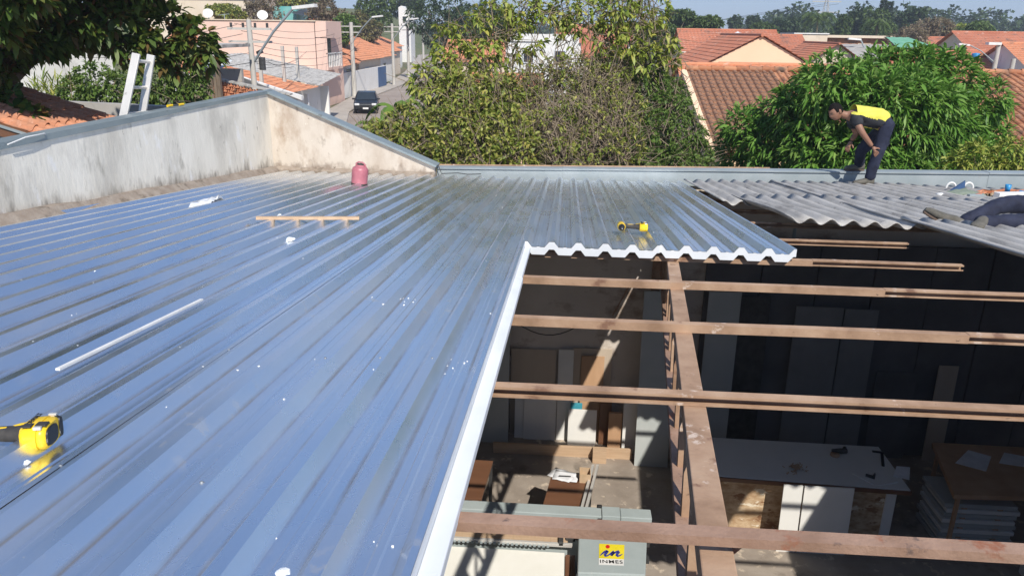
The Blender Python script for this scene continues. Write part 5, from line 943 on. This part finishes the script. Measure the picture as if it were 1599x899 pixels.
def palm(px, yt, Y, label, L, seed):
    c = ony(px, yt+6, Y); o = empty('palm_tree', (c.x, Y, 0), label, 'tree'); g = np.random.default_rng(seed); MB().tube([(c.x, Y, 0), (c.x+.2, Y, c.z*.6), (c.x, Y, c.z)], [.2, .14, .12], 7).build('trunk', 'bark', o); PP, DD = [], []
    for i in range(22):
        a = 6.28*i/22+g.normal(0, .15); up = g.uniform(.2, 1.2)
        for t in np.linspace(.1, 1, 14):
            p = np.array([c.x+math.cos(a)*L*t*.8, Y+math.sin(a)*L*t*.8, c.z+L*(up*t-1.15*t*t)])
            for s in (-1, 1): PP.append(p); DD.append([-math.sin(a)*s+math.cos(a)*.5, math.cos(a)*s+math.sin(a)*.5, -.5])
    leaf_mesh('crown', 'leaf_far', o, np.array(PP), np.array(DD), L*.3, .12, g, kind6=False)
palm(1277, 22, 120, 'feathery palm tree in front of the pylon', 3.0, 1); palm(1370, 30, 110, 'palm tree in front of the broad green tree', 2.2, 2); palm(1502, 42, 100, 'palm tree before the far wood', 1.8, 3); palm(1532, 36, 98, 'second palm beside the green tree by the wood', 1.9, 4)
# far wood on the horizon
g = np.random.default_rng(5); bl = []
for i in range(230):
    x = g.uniform(60, 300); y = g.uniform(210, 300); h = g.uniform(9, 14)+(x-60)*.012; bl.append((x, y, h*.62, g.uniform(3, 6), 5, h*.42))
for i in range(130):
    x = g.uniform(-120, 70); y = g.uniform(260, 420); h = g.uniform(6, 9.5); bl.append((x, y, h*.55, g.uniform(4, 8), 6, h*.45))
P, d = blob_cloud(g, bl, 40000, .5, 0); PP, dd = rosettes(g, P, d, 3, 1); o = leaf_mesh('far_wood', 'leaf_dusk', None, PP, dd, 1.3, .9, g, kind6=False); o['kind'] = 'stuff'; o['label'] = 'dark wood along the horizon'
bl = []
for i in range(70): bl.append((g.uniform(-60, 60), g.uniform(19.5, 40), g.uniform(0, 1.0), g.uniform(.8, 1.6), 1, .7))
P, d = blob_cloud(g, [b for b in bl if not (-19 < b[0] < -1 and b[1] > 22) and b[0] < 3 and b[0] > -14], 5000, .4, 0); PP, dd = rosettes(g, P, d, 4, 1); o = leaf_mesh('undergrowth', 'leaf_bush', None, PP, dd, .2, .08, g, kind6=False); o['kind'] = 'stuff'; o['label'] = 'rough undergrowth between the back yards'
# air: thin haze round the whole place
hm = bpy.data.materials.new('haze'); hm.use_nodes = True; hn = hm.node_tree; hn.nodes.remove(hn.nodes['Principled BSDF']); pv = hn.nodes.new('ShaderNodeVolumePrincipled'); pv.inputs['Color'].default_value = (.75, .85, 1, 1); pv.inputs['Density'].default_value = .0007; pv.inputs['Anisotropy'].default_value = 0
hn.links.new(pv.outputs[0], hn.nodes['Material Output'].inputs['Volume']); MATS['haze'] = hm
MB().box((0, 620, 22), (1440, 1400, 46)).build('haze', 'haze', kind='stuff')
# ================================================================== THINGS LYING ON THE ROOF
NR = V((0, SL, 1)).normalized()                       # roof normal
def frame(c, ax, n=NR):                               # local axes on the roof: x along ax, z along the normal
    z = V(n).normalized(); x = V(ax); x = (x-z*x.dot(z)).normalized(); y = z.cross(x); return Matrix(((x.x, y.x, z.x, c[0]), (x.y, y.y, z.y, c[1]), (x.z, y.z, z.z, c[2]), (0, 0, 0, 1)))
def fit(o, mtx, parent):                              # a mesh built in local axes, put in place under its thing
    o.data.transform(Matrix.Translation(-worldloc(parent)) @ mtx); o.parent = parent; o.location = (0, 0, 0); return o
def loft(rings, cap=True):
    m = MB(); n = len(rings[0]); m.add([p for r in rings for p in r], [(i*n+j, i*n+(j+1) % n, (i+1)*n+(j+1) % n, (i+1)*n+j) for i in range(len(rings)-1) for j in range(n)], True)
    if cap: m.add(rings[0], [tuple(range(n-1, -1, -1))]); m.add(rings[-1], [tuple(range(n))])
    return m
def sq(c, ax, ay, a, b, n=16, e=3.2):                 # rounded-rectangle ring
    c, ax, ay = V(c), V(ax), V(ay); out = []
    for i in range(n):
        t = 2*math.pi*i/n; ct, st = math.cos(t), math.sin(t); r = (abs(ct)**e+abs(st)**e)**(-1/e); out.append(c+ax*a*r*ct+ay*b*r*st)
    return out
X_, Y_, Z_ = V((1, 0, 0)), V((0, 1, 0)), V((0, 0, 1))
def drill(c, ax, label, sc=.86):
    """lying on its side: battery at +x, grip along x, barrel along y at the other end"""
    o = empty('cordless_drill', c, label, 'drill'); T = frame(c, ax) @ Matrix.Scale(sc, 4)
    def put(m, name, mat, bev=0, par=None): q = m.build(name, mat, bevel=bev*.86); return fit(q, T, o)
    h = .042
    put(loft([sq((.012, 0, h), Y_, Z_, .050, .034), sq((.026, 0, h), Y_, Z_, .062, .040), sq((.062, 0, h), Y_, Z_, .065, .042)]), 'battery_shoe', 'tool_yellow')
    put(loft([sq((.062, 0, h), Y_, Z_, .061, .039), sq((.066, 0, h), Y_, Z_, .062, .040), sq((.078, 0, h), Y_, Z_, .060, .039), sq((.085, 0, h), Y_, Z_, .052, .033)]), 'battery', 'tool_yellow')
    put(loft([sq((.080, -.012, h), Y_, Z_, .040, .030), sq((.089, -.012, h), Y_, Z_, .037, .027)]), 'end_window', 'black'); put(loft([sq((.074, .05, h), Y_, Z_, .014, .036), sq((.088, .05, h), Y_, Z_, .011, .030)]), 'corner_guard', 'black')
    put(MB().box((.070, -.03, h+.040), (.03, .03, .006)), 'release_button', 'rubber', .002); put(MB().box((.035, -.040, h+.0405), (.026, .028, .004)), 'side_pad', 'rubber', .001)
    for s in (-1, 1): put(MB().box((.066, s*.052, h+.036), (.022, .012, .01)), 'latch', 'alu', .002)
    put(loft([sq((.018, 0, h), Y_, Z_, .040, .030), sq((-.02, .0, h), Y_, Z_, .027, .023, e=2.4), sq((-.08, .004, h), Y_, Z_, .024, .021, e=2.2), sq((-.125, .0, h), Y_, Z_, .030, .024, e=2.4)]), 'grip', 'rubber')
    put(loft([sq((.016, .012, h+.020), Y_, Z_, .016, .010), sq((-.01, .012, h+.018), Y_, Z_, .012, .009), sq((-.03, .012, h+.0155), Y_, Z_, .004, .006)]), 'grip_inlay', 'tool_yellow'); put(MB().box((-.07, -.004, h+.0205), (.06, .010, .004), Matrix.Rotation(.12, 3, 'Z')), 'grip_inlay', 'tool_yellow', .002)
    put(loft([sq((-.155, .09, h), X_, Z_, .026, .026, e=2), sq((-.155, .075, h), X_, Z_, .037, .036, e=2.2), sq((-.155, -.04, h), X_, Z_, .038, .037, e=2.2), sq((-.155, -.06, h), X_, Z_, .034, .034, e=2)]), 'motor_body', 'tool_yellow')
    put(loft([sq((-.155, -.06, h), X_, Z_, .031, .031, e=2), sq((-.155, -.085, h), X_, Z_, .029, .029, e=2), sq((-.155, -.125, h), X_, Z_, .023, .023, e=2), sq((-.155, -.135, h), X_, Z_, .010, .010, e=2)]), 'chuck', 'black'); put(MB().tube([(-.155, -.13, h), (-.155, -.18, h)], .004, 6), 'bit', 'alu')
    put(MB().box((-.108, -.026, h), (.03, .014, .022)), 'trigger', 'black', .003)
    tm = text_mesh('DEWALT', .021, 'black', o, T @ Matrix.Translation((.0325, .012, h+.0412)) @ Matrix.Rotation(R(90), 4, 'Z'), bold=.0006); return o
c = roof(66, 700, .03); drill(roof(38, 697, .008), V((1.0, .22, 0)), 'large yellow and black cordless drill lying on the near metal sheets', .92)
d2 = roof(996, 362, .03); drill(V((d2.x-.0, d2.y, rz(d2.y, .035))), V((1, -.02, 0)), 'yellow and black cordless drill lying near the zigzag foam edge')
# jug
c = roof(561, 290, .0); jg = empty('thermal_jug', (c.x, c.y, rz(c.y)), 'faded pink plastic thermal jug standing by the gable wall', 'jug'); T = Matrix.Translation((c.x, c.y, rz(c.y, .012))) @ Matrix.Rotation(.10, 4, 'Y') @ Matrix.Rotation(-.05, 4, 'X') @ Matrix.Scale(.92, 4)
q = MB().lathe((0, 0, 0), [(.0001, 0), (.100, 0), (.108, .012), (.110, .05), (.1085, .06), (.110, .07), (.1085, .08), (.110, .09), (.1085, .10), (.110, .11), (.112, .20), (.102, .232), (.075, .250), (.060, .255), (.060, .272), (.0001, .276)], 28).build('jug_body', 'pink_plastic'); fit(q, T, jg)
q = MB().lathe((0, 0, 0), [(.109, -.004), (.112, .0), (.1125, .022), (.1095, .026)], 28).build('base_ring', 'rubber'); fit(q, T, jg)
q = MB().tube([(-.058, 0, .25), (-.060, 0, .285), (-.03, 0, .308), (.03, 0, .308), (.062, 0, .285), (.080, 0, .242)], .011, 8).build('handle', 'pink_plastic'); fit(q, T, jg); q = MB().lathe((0, 0, .27), [(.045, 0), (.045, .018), (.0001, .02)], 18).build('lid', 'rubber'); fit(q, T, jg)
# wood batten, white strip
a, b = roof(400, 341, .05), roof(561, 341, .05); a.z, b.z = rz(a.y, .053), rz(b.y, .053); tag(MB().bar(a, b, .035, .024).build('wood_batten', 'wood_light', origin=(a+b)/2, bevel=.002), 'short pale wooden batten laid across the metal ribs', 'batten')
a, b = roof(90, 577, .042), roof(315, 468, .042); a.z, b.z = rz(a.y, .043), rz(b.y, .043); tag(MB().bar(a, b, .016, .008).build('trim_strip', 'white', origin=(a+b)/2), 'long thin white trim strip lying along a roof valley', 'strip')
def scrap(px, py, s, label, mat='foam', seed=0, name='foam_scrap', cat='scrap'):
    c = roof(px, py, .01); g = random.Random(seed); m = MB()
    K, J = 9, 6; vs = []
    for i in range(J+1):
        for j in range(K):
            t = math.pi*i/J; a = 6.283*j/K; r = 1+.5*mnoise.noise((math.cos(a)*1.6+seed*3.1, math.sin(a)*1.6, t*1.3)); vs.append((c.x+s*r*math.sin(t)*math.cos(a), c.y+s*.8*r*math.sin(t)*math.sin(a), rz(c.y, .004+s*.35)+s*.4*r*math.cos(t)))
    m.add(vs, [(i*K+j, (i+1)*K+j, (i+1)*K+(j+1) % K, i*K+(j+1) % K) for i in range(J) for j in range(K)]); tag(m.build(name, mat, origin=(c.x, c.y, rz(c.y))), label, cat)
scrap(453, 375, .035, 'white foam lump below the wooden batten', seed=1); scrap(118, 513, .022, 'upright white foam crumb beyond the trim strip', seed=2); scrap(105, 494, .024, 'flat white foam crumb farther from the trim strip', seed=3); scrap(441, 893, .016, 'white foam crumb near the open roof edge', seed=4); scrap(40, 721, .012, 'white foam bit beside the large drill', seed=5); scrap(437, 335, .014, 'tiny foam bit on the rib left of batten', seed=7)
g = random.Random(9); m = MB()
for i in range(75):                                   # metal and foam crumbs swept over the sheets
    x, y = g.choice([(g.uniform(60, 800), g.uniform(330, 600)), (g.uniform(20, 640), g.uniform(480, 860)), (g.gauss(712, 10), g.gauss(570, 6)), (g.gauss(632, 9), g.gauss(468, 4)), (g.uniform(60, 700), g.uniform(360, 700)), (g.gauss(440, 14), g.gauss(384, 3)), (g.uniform(680, 1080), g.uniform(300, 370))]); c = roof(x, y)
    if c.x > RE-.02 and c.y < 5.4 or c.y > 10.8 or c.x > 1.55 or c.x < -4.0: continue
    t = (c.x-RE+PIT/2) % PIT-PIT/2; s = g.uniform(.0010, .0026)*(1 if c.y < 3 else 1.5); hh = prof(c.x-RE); m.box((c.x, c.y, rz(c.y, hh+s*.5)), (s*2*g.uniform(.5, 1.6), s*2, s), Matrix.Rotation(g.uniform(0, 3), 3, 'Z'))
o = m.build('swarf_crumbs', 'white', kind='stuff'); o['label'] = 'tiny metal and foam crumbs scattered on the sheets'
# clear plastic bag
c = roof(303, 319, .02); m = MB(); K, J = 26, 14; vs = []
for i in range(J+1):
    for j in range(K):
        u, v = j/(K-1)-.5, i/J-.5; vs.append((c.x+.34*u, c.y+.42*v+.30*u, rz(c.y+.42*v+.3*u, .008)+.075*max(0, 1-4*v*v)*max(0, .35+u)*(1+.9*mnoise.noise((u*9, v*9, 2)))+.012*abs(mnoise.noise((u*17, v*15, 5)))))
m.add(vs, [(i*K+j, i*K+j+1, (i+1)*K+j+1, (i+1)*K+j) for i in range(J) for j in range(K-1)], True); tag(m.build('plastic_bag', 'plastic_bag', origin=(c.x, c.y, rz(c.y))), 'crumpled translucent plastic bag on the blue roof', 'bag')
# tool heap on the old sheets
def onf(px, py, off=.07): return roof(px, py, off)
c = onf(1506, 304); m = MB(); K = 14; vs = []
for i in range(K):
    for j in range(8):
        u, v = i/(K-1)-.5, j/7-.5; vs.append((c.x+.52*u, c.y+.22*v, rz(c.y, .075)+.055*max(0, 1-4*u*u)*(1-3*v*v)*(1+mnoise.noise((u*7, v*6, 0)))))
m.add(vs, [(i*8+j, (i+1)*8+j, (i+1)*8+j+1, i*8+j+1) for i in range(K-1) for j in range(7)], True); q = tag(m.build('work_cloth', 'dust_cloth', origin=(c.x, c.y, rz(c.y, .05))), 'crumpled grey-green cloth beside the orange cords', 'cloth'); q.modifiers.new('t', 'SOLIDIFY').thickness = .006
c = onf(1500, 300); tag(MB().add([(c.x-.12, c.y, rz(c.y, .08)), (c.x+.06, c.y+.02, rz(c.y, .08)), (c.x+.04, c.y+.02, rz(c.y, .22)), (c.x-.12, c.y+.05, rz(c.y, .08)), (c.x+.07, c.y+.06, rz(c.y, .08)), (c.x+.05, c.y+.06, rz(c.y, .21))], [(0, 1, 2), (3, 5, 4), (0, 3, 4, 1), (1, 4, 5, 2), (0, 2, 5, 3)]).build('folded_flap', 'door_blue', origin=(c.x, c.y, rz(c.y, .06))), 'dark triangular flap standing up on the grey-green cloth', 'flap')
for i, (px, py) in enumerate(((1484, 297), (1511, 297))):
    c = onf(px, py); m = MB(); a = [(c.x+.06*math.cos(t), c.y, rz(c.y, .10)+.07*math.sin(t)) for t in np.linspace(0, math.pi, 10)]; tag(m.tube(a, .014, 8).build('white_offcut', 'white', origin=(c.x, c.y, rz(c.y, .08))), ['curled white offcut at the near side of dark flap', 'curled white offcut against the galvanised parapet'][i], 'offcut')
c = onf(1468, 306); scr = MB().sphere((c.x, c.y, rz(c.y, .085)), (.05, .06, .025), 10, 6); tag(scr.build('white_rag', 'white', origin=(c.x, c.y, rz(c.y, .06))), 'small white rag beside the grey-green cloth', 'rag')
for i, (pp, mat, lb) in enumerate((([(1522, 302), (1535, 298), (1550, 300), (1570, 297), (1590, 299), (1620, 298)], 'orange_cord', 'orange power cord coiled along the parapet'), ([(1524, 305), (1540, 301), (1560, 303), (1585, 305), (1588, 299)], 'orange_cord', 'orange cord loop beside the blue cup'), ([(1536, 300), (1545, 305), (1555, 299), (1548, 297)], 'cardboard', 'brown strap tangled in the orange cords'), ([(1590, 299), (1600, 300), (1630, 298)], 'blue', 'blue cord end next to the orange cord'))):
    P = [onf(x, y, .085) for x, y in pp]; tag(MB().tube(P, .022 if i < 2 else .017, 7).build('cord', mat, origin=P[0]-V((0, 0, .02))), lb, 'cord')
a, b = onf(1556, 305, .09), onf(1620, 304, .09); tag(MB().bar(a, b, .09, .07).build('white_box', 'white', origin=(a+b)/2-V((0, 0, .035)), bevel=.006), 'long white plastic box under the orange cords', 'box')
a, b = onf(1512, 306, .08), onf(1534, 306, .08); tag(MB().bar(a, b, .05, .04).build('white_block', 'galv', origin=(a+b)/2-V((0, 0, .02)), bevel=.004), 'short pale metal piece by the orange cords', 'block')
c = onf(1572, 302, .1); o = empty('blue_cup', (c.x, c.y, rz(c.y, .1)), 'blue plastic cup standing on the white box', 'cup'); MB().lathe((c.x, c.y, rz(c.y, .125)), [(.0001, 0), (.028, 0), (.036, .085), (.033, .085), (.026, .006), (.0001, .006)], 16).build('cup_body', 'blue', o)

# ================================================================== PEOPLE
def hand(pts_wrist, dirv, palm_n, parent, s=1.0, mat='skin', curl=.5):
    """palm and five fingers from the wrist along dirv; palm_n is the back of the hand"""
    w_, d, n = V(pts_wrist), V(dirv).normalized(), V(palm_n); n = (n-d*n.dot(d)).normalized(); sd_ = d.cross(n); pts = [w_, w_+d*.045*s, w_+d*.085*s]; ed = [(0, 1), (1, 2)]; rad = [.025*s, (.036*s, .018*s), (.038*s, .016*s)]
    for i, (o_, L_) in enumerate(((-.030, .068), (-.010, .078), (.011, .073), (.030, .058))):
        b = pts[2]+sd_*o_*s*.9; k = len(pts); d1 = (d-n*curl*.35).normalized(); d2_ = (d-n*curl*1.1).normalized(); pts += [b+d*.012*s, b+d*.012*s+d1*L_*.5*s, b+d*.012*s+d1*L_*.5*s+d2_*L_*.5*s]; ed += [(2, k), (k, k+1), (k+1, k+2)]; rad += [.0105*s, .0095*s, .0075*s]
    k = len(pts); t = (d*.6-sd_*.8-n*.2).normalized(); pts += [pts[1]-sd_*.03*s, pts[1]-sd_*.03*s+t*.035*s, pts[1]-sd_*.03*s+t*.035*s+(t+d*.6).normalized()*.03*s]; ed += [(1, k), (k, k+1), (k+1, k+2)]; rad += [.015*s, .012*s, .009*s]
    return skin_mesh('hand', pts, ed, rad, mat, parent, 0, 1)
def head(parent, c, look, up, s=1.0):
    """skull, face, ears, nose and hair; look = facing direction"""
    c, f, u = V(c), V(look).normalized(), V(up); u = (u-f*u.dot(f)).normalized(); r_ = f.cross(u); T = Matrix(((r_.x, f.x, u.x), (r_.y, f.y, u.y), (r_.z, f.z, u.z)))
    m = MB(); n, k = 28, 20; vs = []
    for i in range(k+1):
        t = math.pi*i/k
        for j in range(n):
            a = 2*math.pi*j/n; x, y, z = math.sin(t)*math.cos(a), math.sin(t)*math.sin(a), math.cos(t)
            X = .076*x*(1-.22*max(0, -z)); Yy = .098*y*(1 if y > 0 else 1.02); Zz = .118*z
            if y > 0: Yy *= 1-.10*max(0, z)-.05*max(0, -z-.6); 
            if y > .3:
                fx, fz = X, Zz; bump = lambda cx, cz, rx, rz2, h: h*math.exp(-((fx-cx)/rx)**2-((fz-cz)/rz2)**2)
                Yy += bump(0, -.022, .012, .020, .024) + bump(0, .0, .009, .022, .010) - bump(.030, .004, .016, .012, .010) - bump(-.030, .004, .016, .012, .010) + bump(0, .024, .045, .010, .006) + bump(0, -.056, .024, .007, .006) - bump(0, -.064, .02, .004, .003) + bump(0, -.094, .022, .016, .008)
            vs.append(c + (T @ V((X, Yy, Zz)))*s)
    m.add(vs, [(i*n+j, (i+1)*n+j, (i+1)*n+(j+1) % n, i*n+(j+1) % n) for i in range(k) for j in range(n)], True); h = m.build('head', 'skin', parent)
    for sx in (-1, 1):
        MB().sphere(c+(T @ V((sx*.078, -.008, -.005)))*s, V((.010, .020, .032))*s, 10, 8, T).build('ear', 'skin', h)
        MB().sphere(c+(T @ V((sx*.030, .083, .005)))*s, .011*s, 10, 8).build('eye', 'sole', h); MB().box(c+(T @ V((sx*.030, .094, .022)))*s, V((.030, .008, .006))*s, T).build('eyebrow', 'hair', h)
        MB().sphere(c+(T @ V((sx*.030, .0925, .005)))*s, .0045*s, 8, 6).build('pupil', 'black', h)
    MB().sphere(c+(T @ V((0, .098, -.057)))*s, V((.022, .006, .005))*s, 10, 6, T).build('lips', 'sole', h)
    m = MB(); vs = []; fs = []
    for i in range(15):
        t = math.pi*.60*i/14
        for j in range(n):
            a = 2*math.pi*j/n; x, y, z = math.sin(t)*math.cos(a), math.sin(t)*math.sin(a), math.cos(t); g_ = 1.07+.03*mnoise.noise((x*7, y*7, z*7)); hz_ = .118*z
            lim = .052+.02*abs(x) if y > .45 else (.0 if y > 0 else -.05)
            if hz_ < lim: hz_ = lim; q = math.sqrt(max(0, 1-(lim/.118)**2)); l = math.hypot(x, y) or 1; x, y = x/l*q, y/l*q
            vs.append(c+(T @ V((.076*x*g_, .100*y*g_*(.93 if y > 0 else 1.03), hz_*g_)))*s)
    m.add(vs, [(i*n+j, (i+1)*n+j, (i+1)*n+(j+1) % n, i*n+(j+1) % n) for i in range(14) for j in range(n)], True); m.build('hair', 'hair', h); return h
def shoe(parent, heel, toe, up, s=1.0):
    heel, toe = V(heel), V(toe); d = (toe-heel).normalized(); u = V(up); u = (u-d*u.dot(d)).normalized(); sd_ = d.cross(u); L_ = (toe-heel).length
    st = [(-.02, .030, .085), (.10, .036, .098), (.30, .038, .095), (.50, .042, .070), (.72, .050, .055), (.90, .044, .046), (1.0, .022, .030)]
    sh_ = loft([sq(heel+d*L_*t+u*(h*.5+.018), sd_, u, w_*1.15, h*.55, e=2.5) for t, w_, h in st]).build('shoe', 'shoe', parent)
    loft([sq(heel+d*L_*t+u*.010, sd_, u, w_*1.15+.005, .013, e=4) for t, w_, h in st]).build('sole', 'sole', sh_); return sh_
FOLD = bpy.data.textures.new('folds', 'CLOUDS'); FOLD.noise_scale = .09; FOLD.noise_depth = 2
def folds(o, s=.03):
    d = o.modifiers.new('folds', 'DISPLACE'); d.texture = FOLD; d.strength = s; d.mid_level = .5; d.texture_coords = 'LOCAL'; return o
# worker bending over
pw = empty('person', (4.3, 11.1, rz(11.1, .05)), 'worker in yellow and black shirt bending over on old sheets', 'person')
J = lambda x, y, Y: ony(x, y, Y)
hipL, hipR = J(1384, 199, 10.98), J(1378, 203, 11.24); pel = J(1386, 193, 11.1); spine = [pel, J(1372, 184, 11.1), J(1352, 179, 11.1), J(1336, 180, 11.1), J(1325, 180, 11.1)]
shL, shR = J(1336, 187, 10.93), J(1330, 188, 11.3); elL, elR = J(1346, 207, 10.86), J(1337, 210, 11.34); wrL, wrR = J(1362, 229, 10.88), J(1329, 220, 11.28)
knL, knR = J(1370, 243, 10.93), J(1343, 236, 11.30); fz = rz(10.98, .062); anL = J(1356, 284, 10.98); anL.z = fz+.085; anR = V((J(1341, 262, 11.48).x, 11.47, pz(4.2)+.09))
nk, hd = J(1319, 180, 11.1), J(1306, 174, 11.09)
skin_mesh('body', spine+[nk, hd, shL, elL, wrL, shR, elR, wrR, hipL, knL, anL, hipR, knR, anR], [(0, 1), (1, 2), (2, 3), (3, 4), (4, 5), (5, 6), (3, 7), (7, 8), (8, 9), (3, 10), (10, 11), (11, 12), (0, 13), (13, 14), (14, 15), (0, 16), (16, 17), (17, 18)],
          [.12, .12, .125, .11, .06, .055, .05, .055, .044, .030, .055, .044, .030, .085, .055, .04, .085, .055, .04], 'skin', pw)
shirt = skin_mesh('shirt', [pel.lerp(spine[1], .12)+V((0, 0, -.01)), spine[1]+V((0, 0, -.015)), spine[2]+V((0, 0, -.01)), spine[3], spine[4].lerp(spine[3], .3), shL, shL.lerp(elL, .62), shR, shR.lerp(elR, .62)], [(0, 1), (1, 2), (2, 3), (3, 4), (3, 5), (5, 6), (3, 7), (7, 8)], [(.165, .155), (.175, .155), (.18, .155), (.165, .13), (.085, .075), .085, .07, .085, .07], 'shirt_black', pw, 2, sub=3)
shirt.data.materials.append(MATS['shirt_yellow']); shirt.data.update(); L0_ = worldloc(pw); sp = spine
for p in shirt.data.polygons:
    c = p.center+L0_; t = max(0, min(1, (c.x-sp[4].x)/(sp[0].x-sp[4].x))); zc = sp[4].z+(sp[0].z-sp[4].z)*t; arm = min((c-shL.lerp(elL, .4)).length, (c-shR.lerp(elR, .4)).length) < .13
    if (c.z > zc+.03 and not arm) or (c.z < zc-.10 and t > .35 and not arm): p.material_index = 1
for s in (.26, .40, .48, .54, .60):                    # small dark print across the shoulders
    q = spine[4].lerp(spine[0], s)+V((0, -.07, .125))-L0_; p = min(shirt.data.polygons, key=lambda p: (p.center-q).length); p.material_index = 0
folds(shirt, .028)
tr_ = skin_mesh('trousers', [pel, pel.lerp(spine[1], .4), hipL, hipL.lerp(knL, .5), knL, knL.lerp(anL, .5), anL+V((0, 0, -.02)), hipR, hipR.lerp(knR, .5), knR, knR.lerp(anR, .5), anR+V((0, 0, -.02))], [(0, 1), (0, 2), (2, 3), (3, 4), (4, 5), (5, 6), (0, 7), (7, 8), (8, 9), (9, 10), (10, 11)], [.145, .14, .115, .098, .082, .078, .074, .112, .098, .082, .078, .072], 'jeans', pw, 0); folds(tr_, .03)
shoe(pw, anL+V((.06, .0, -.085)), anL+V((-.215, -.03, -.085)), (0, 0, 1)); shoe(pw, anR+V((.06, .0, -.09)), anR+V((-.21, -.02, -.09)), (0, 0, 1))
head(pw, hd+V((-.012, -.01, -.005)), V((-.80, -.42, -.42)), V((-.50, -.05, .86)), 1.0)
hand(wrL, (J(1370, 243, 10.86)-wrL), V((-.3, -.9, .3)), pw, 1.0); hand(wrR, (J(1323, 232, 11.26)-wrR), V((-.6, -.7, .2)), pw, 1.0, curl=.8)
# worker lying with legs towards the opening
p2_ = empty('person', (4.2, 7.0, rz(7.0, .05)), 'worker in dark trousers lying on old sheets, grey shoes showing', 'person')
Yb = 6.95; z0 = rz(Yb, .062)
an1, kn1 = J(1507, 345, 7.0), J(1568, 318, 7.16); hp1 = V((4.48, 7.16, z0+.14)); an2 = J(1526, 362, 6.62); an2.z = max(an2.z, rz(6.62, .062)+.05); kn2 = V((J(1600, 366, 6.66).x+.06, 6.68, rz(6.68, .062)+.075)); hp2 = V((4.50, 6.92, z0+.12)); pe = V((4.55, 7.04, z0+.13)); ch = V((5.0, 7.2, z0+.18)); nk2 = V((5.28, 7.28, z0+.22)); hd2 = V((5.45, 7.32, z0+.26)); s1_, s2_ = V((5.14, 7.02, z0+.2)), V((5.14, 7.42, z0+.2)); e1, e2 = V((5.05, 6.8, z0+.05)), V((5.35, 7.62, z0+.06)); w1_, w2_ = V((4.85, 6.68, z0+.03)), V((5.5, 7.45, z0+.04))
skin_mesh('body', [pe, ch, nk2, hd2, s1_, e1, w1_, s2_, e2, w2_, hp1, kn1, an1, hp2, kn2, an2], [(0, 1), (1, 2), (2, 3), (1, 4), (4, 5), (5, 6), (1, 7), (7, 8), (8, 9), (0, 10), (10, 11), (11, 12), (0, 13), (13, 14), (14, 15)], [.11, .13, .06, .055, .055, .044, .03, .055, .044, .03, .085, .055, .04, .085, .055, .04], 'skin', p2_)
skin_mesh('shirt', [pe.lerp(ch, .3), ch, nk2.lerp(ch, .35), s1_, s1_.lerp(e1, .6), s2_, s2_.lerp(e2, .6)], [(0, 1), (1, 2), (1, 3), (3, 4), (1, 5), (5, 6)], [.15, .16, .09, .085, .07, .085, .07], 'shirt_yellow', p2_, 1)
folds(skin_mesh('trousers', [pe, pe.lerp(ch, .3), hp1, hp1.lerp(kn1, .5), kn1, kn1.lerp(an1, .5), an1.lerp(kn1, -.12), hp2, hp2.lerp(kn2, .5), kn2, kn2.lerp(an2, .5), an2.lerp(kn2, -.10)], [(0, 1), (0, 2), (2, 3), (3, 4), (4, 5), (5, 6), (0, 7), (7, 8), (8, 9), (9, 10), (10, 11)], [.14, .145, .115, .10, .082, .072, .066, .112, .095, .075, .068, .064], 'jeans', p2_, 0), .03)
shoe(p2_, J(1497, 364, 6.88), J(1441, 331, 6.98), V((.75, -.35, .62))); shoe(p2_, an2+V((.03, .02, -.06)), an2+V((-.13, -.20, -.03)), V((.25, .1, .95)))
head(p2_, hd2, V((.3, .2, .9)), V((.9, .2, -.2))); hand(w1_, V((-1, -.2, -.1)), V((0, 0, 1)), p2_, 1, curl=.3); hand(w2_, V((.9, -.3, -.1)), V((0, 0, 1)), p2_, 1, curl=.3)
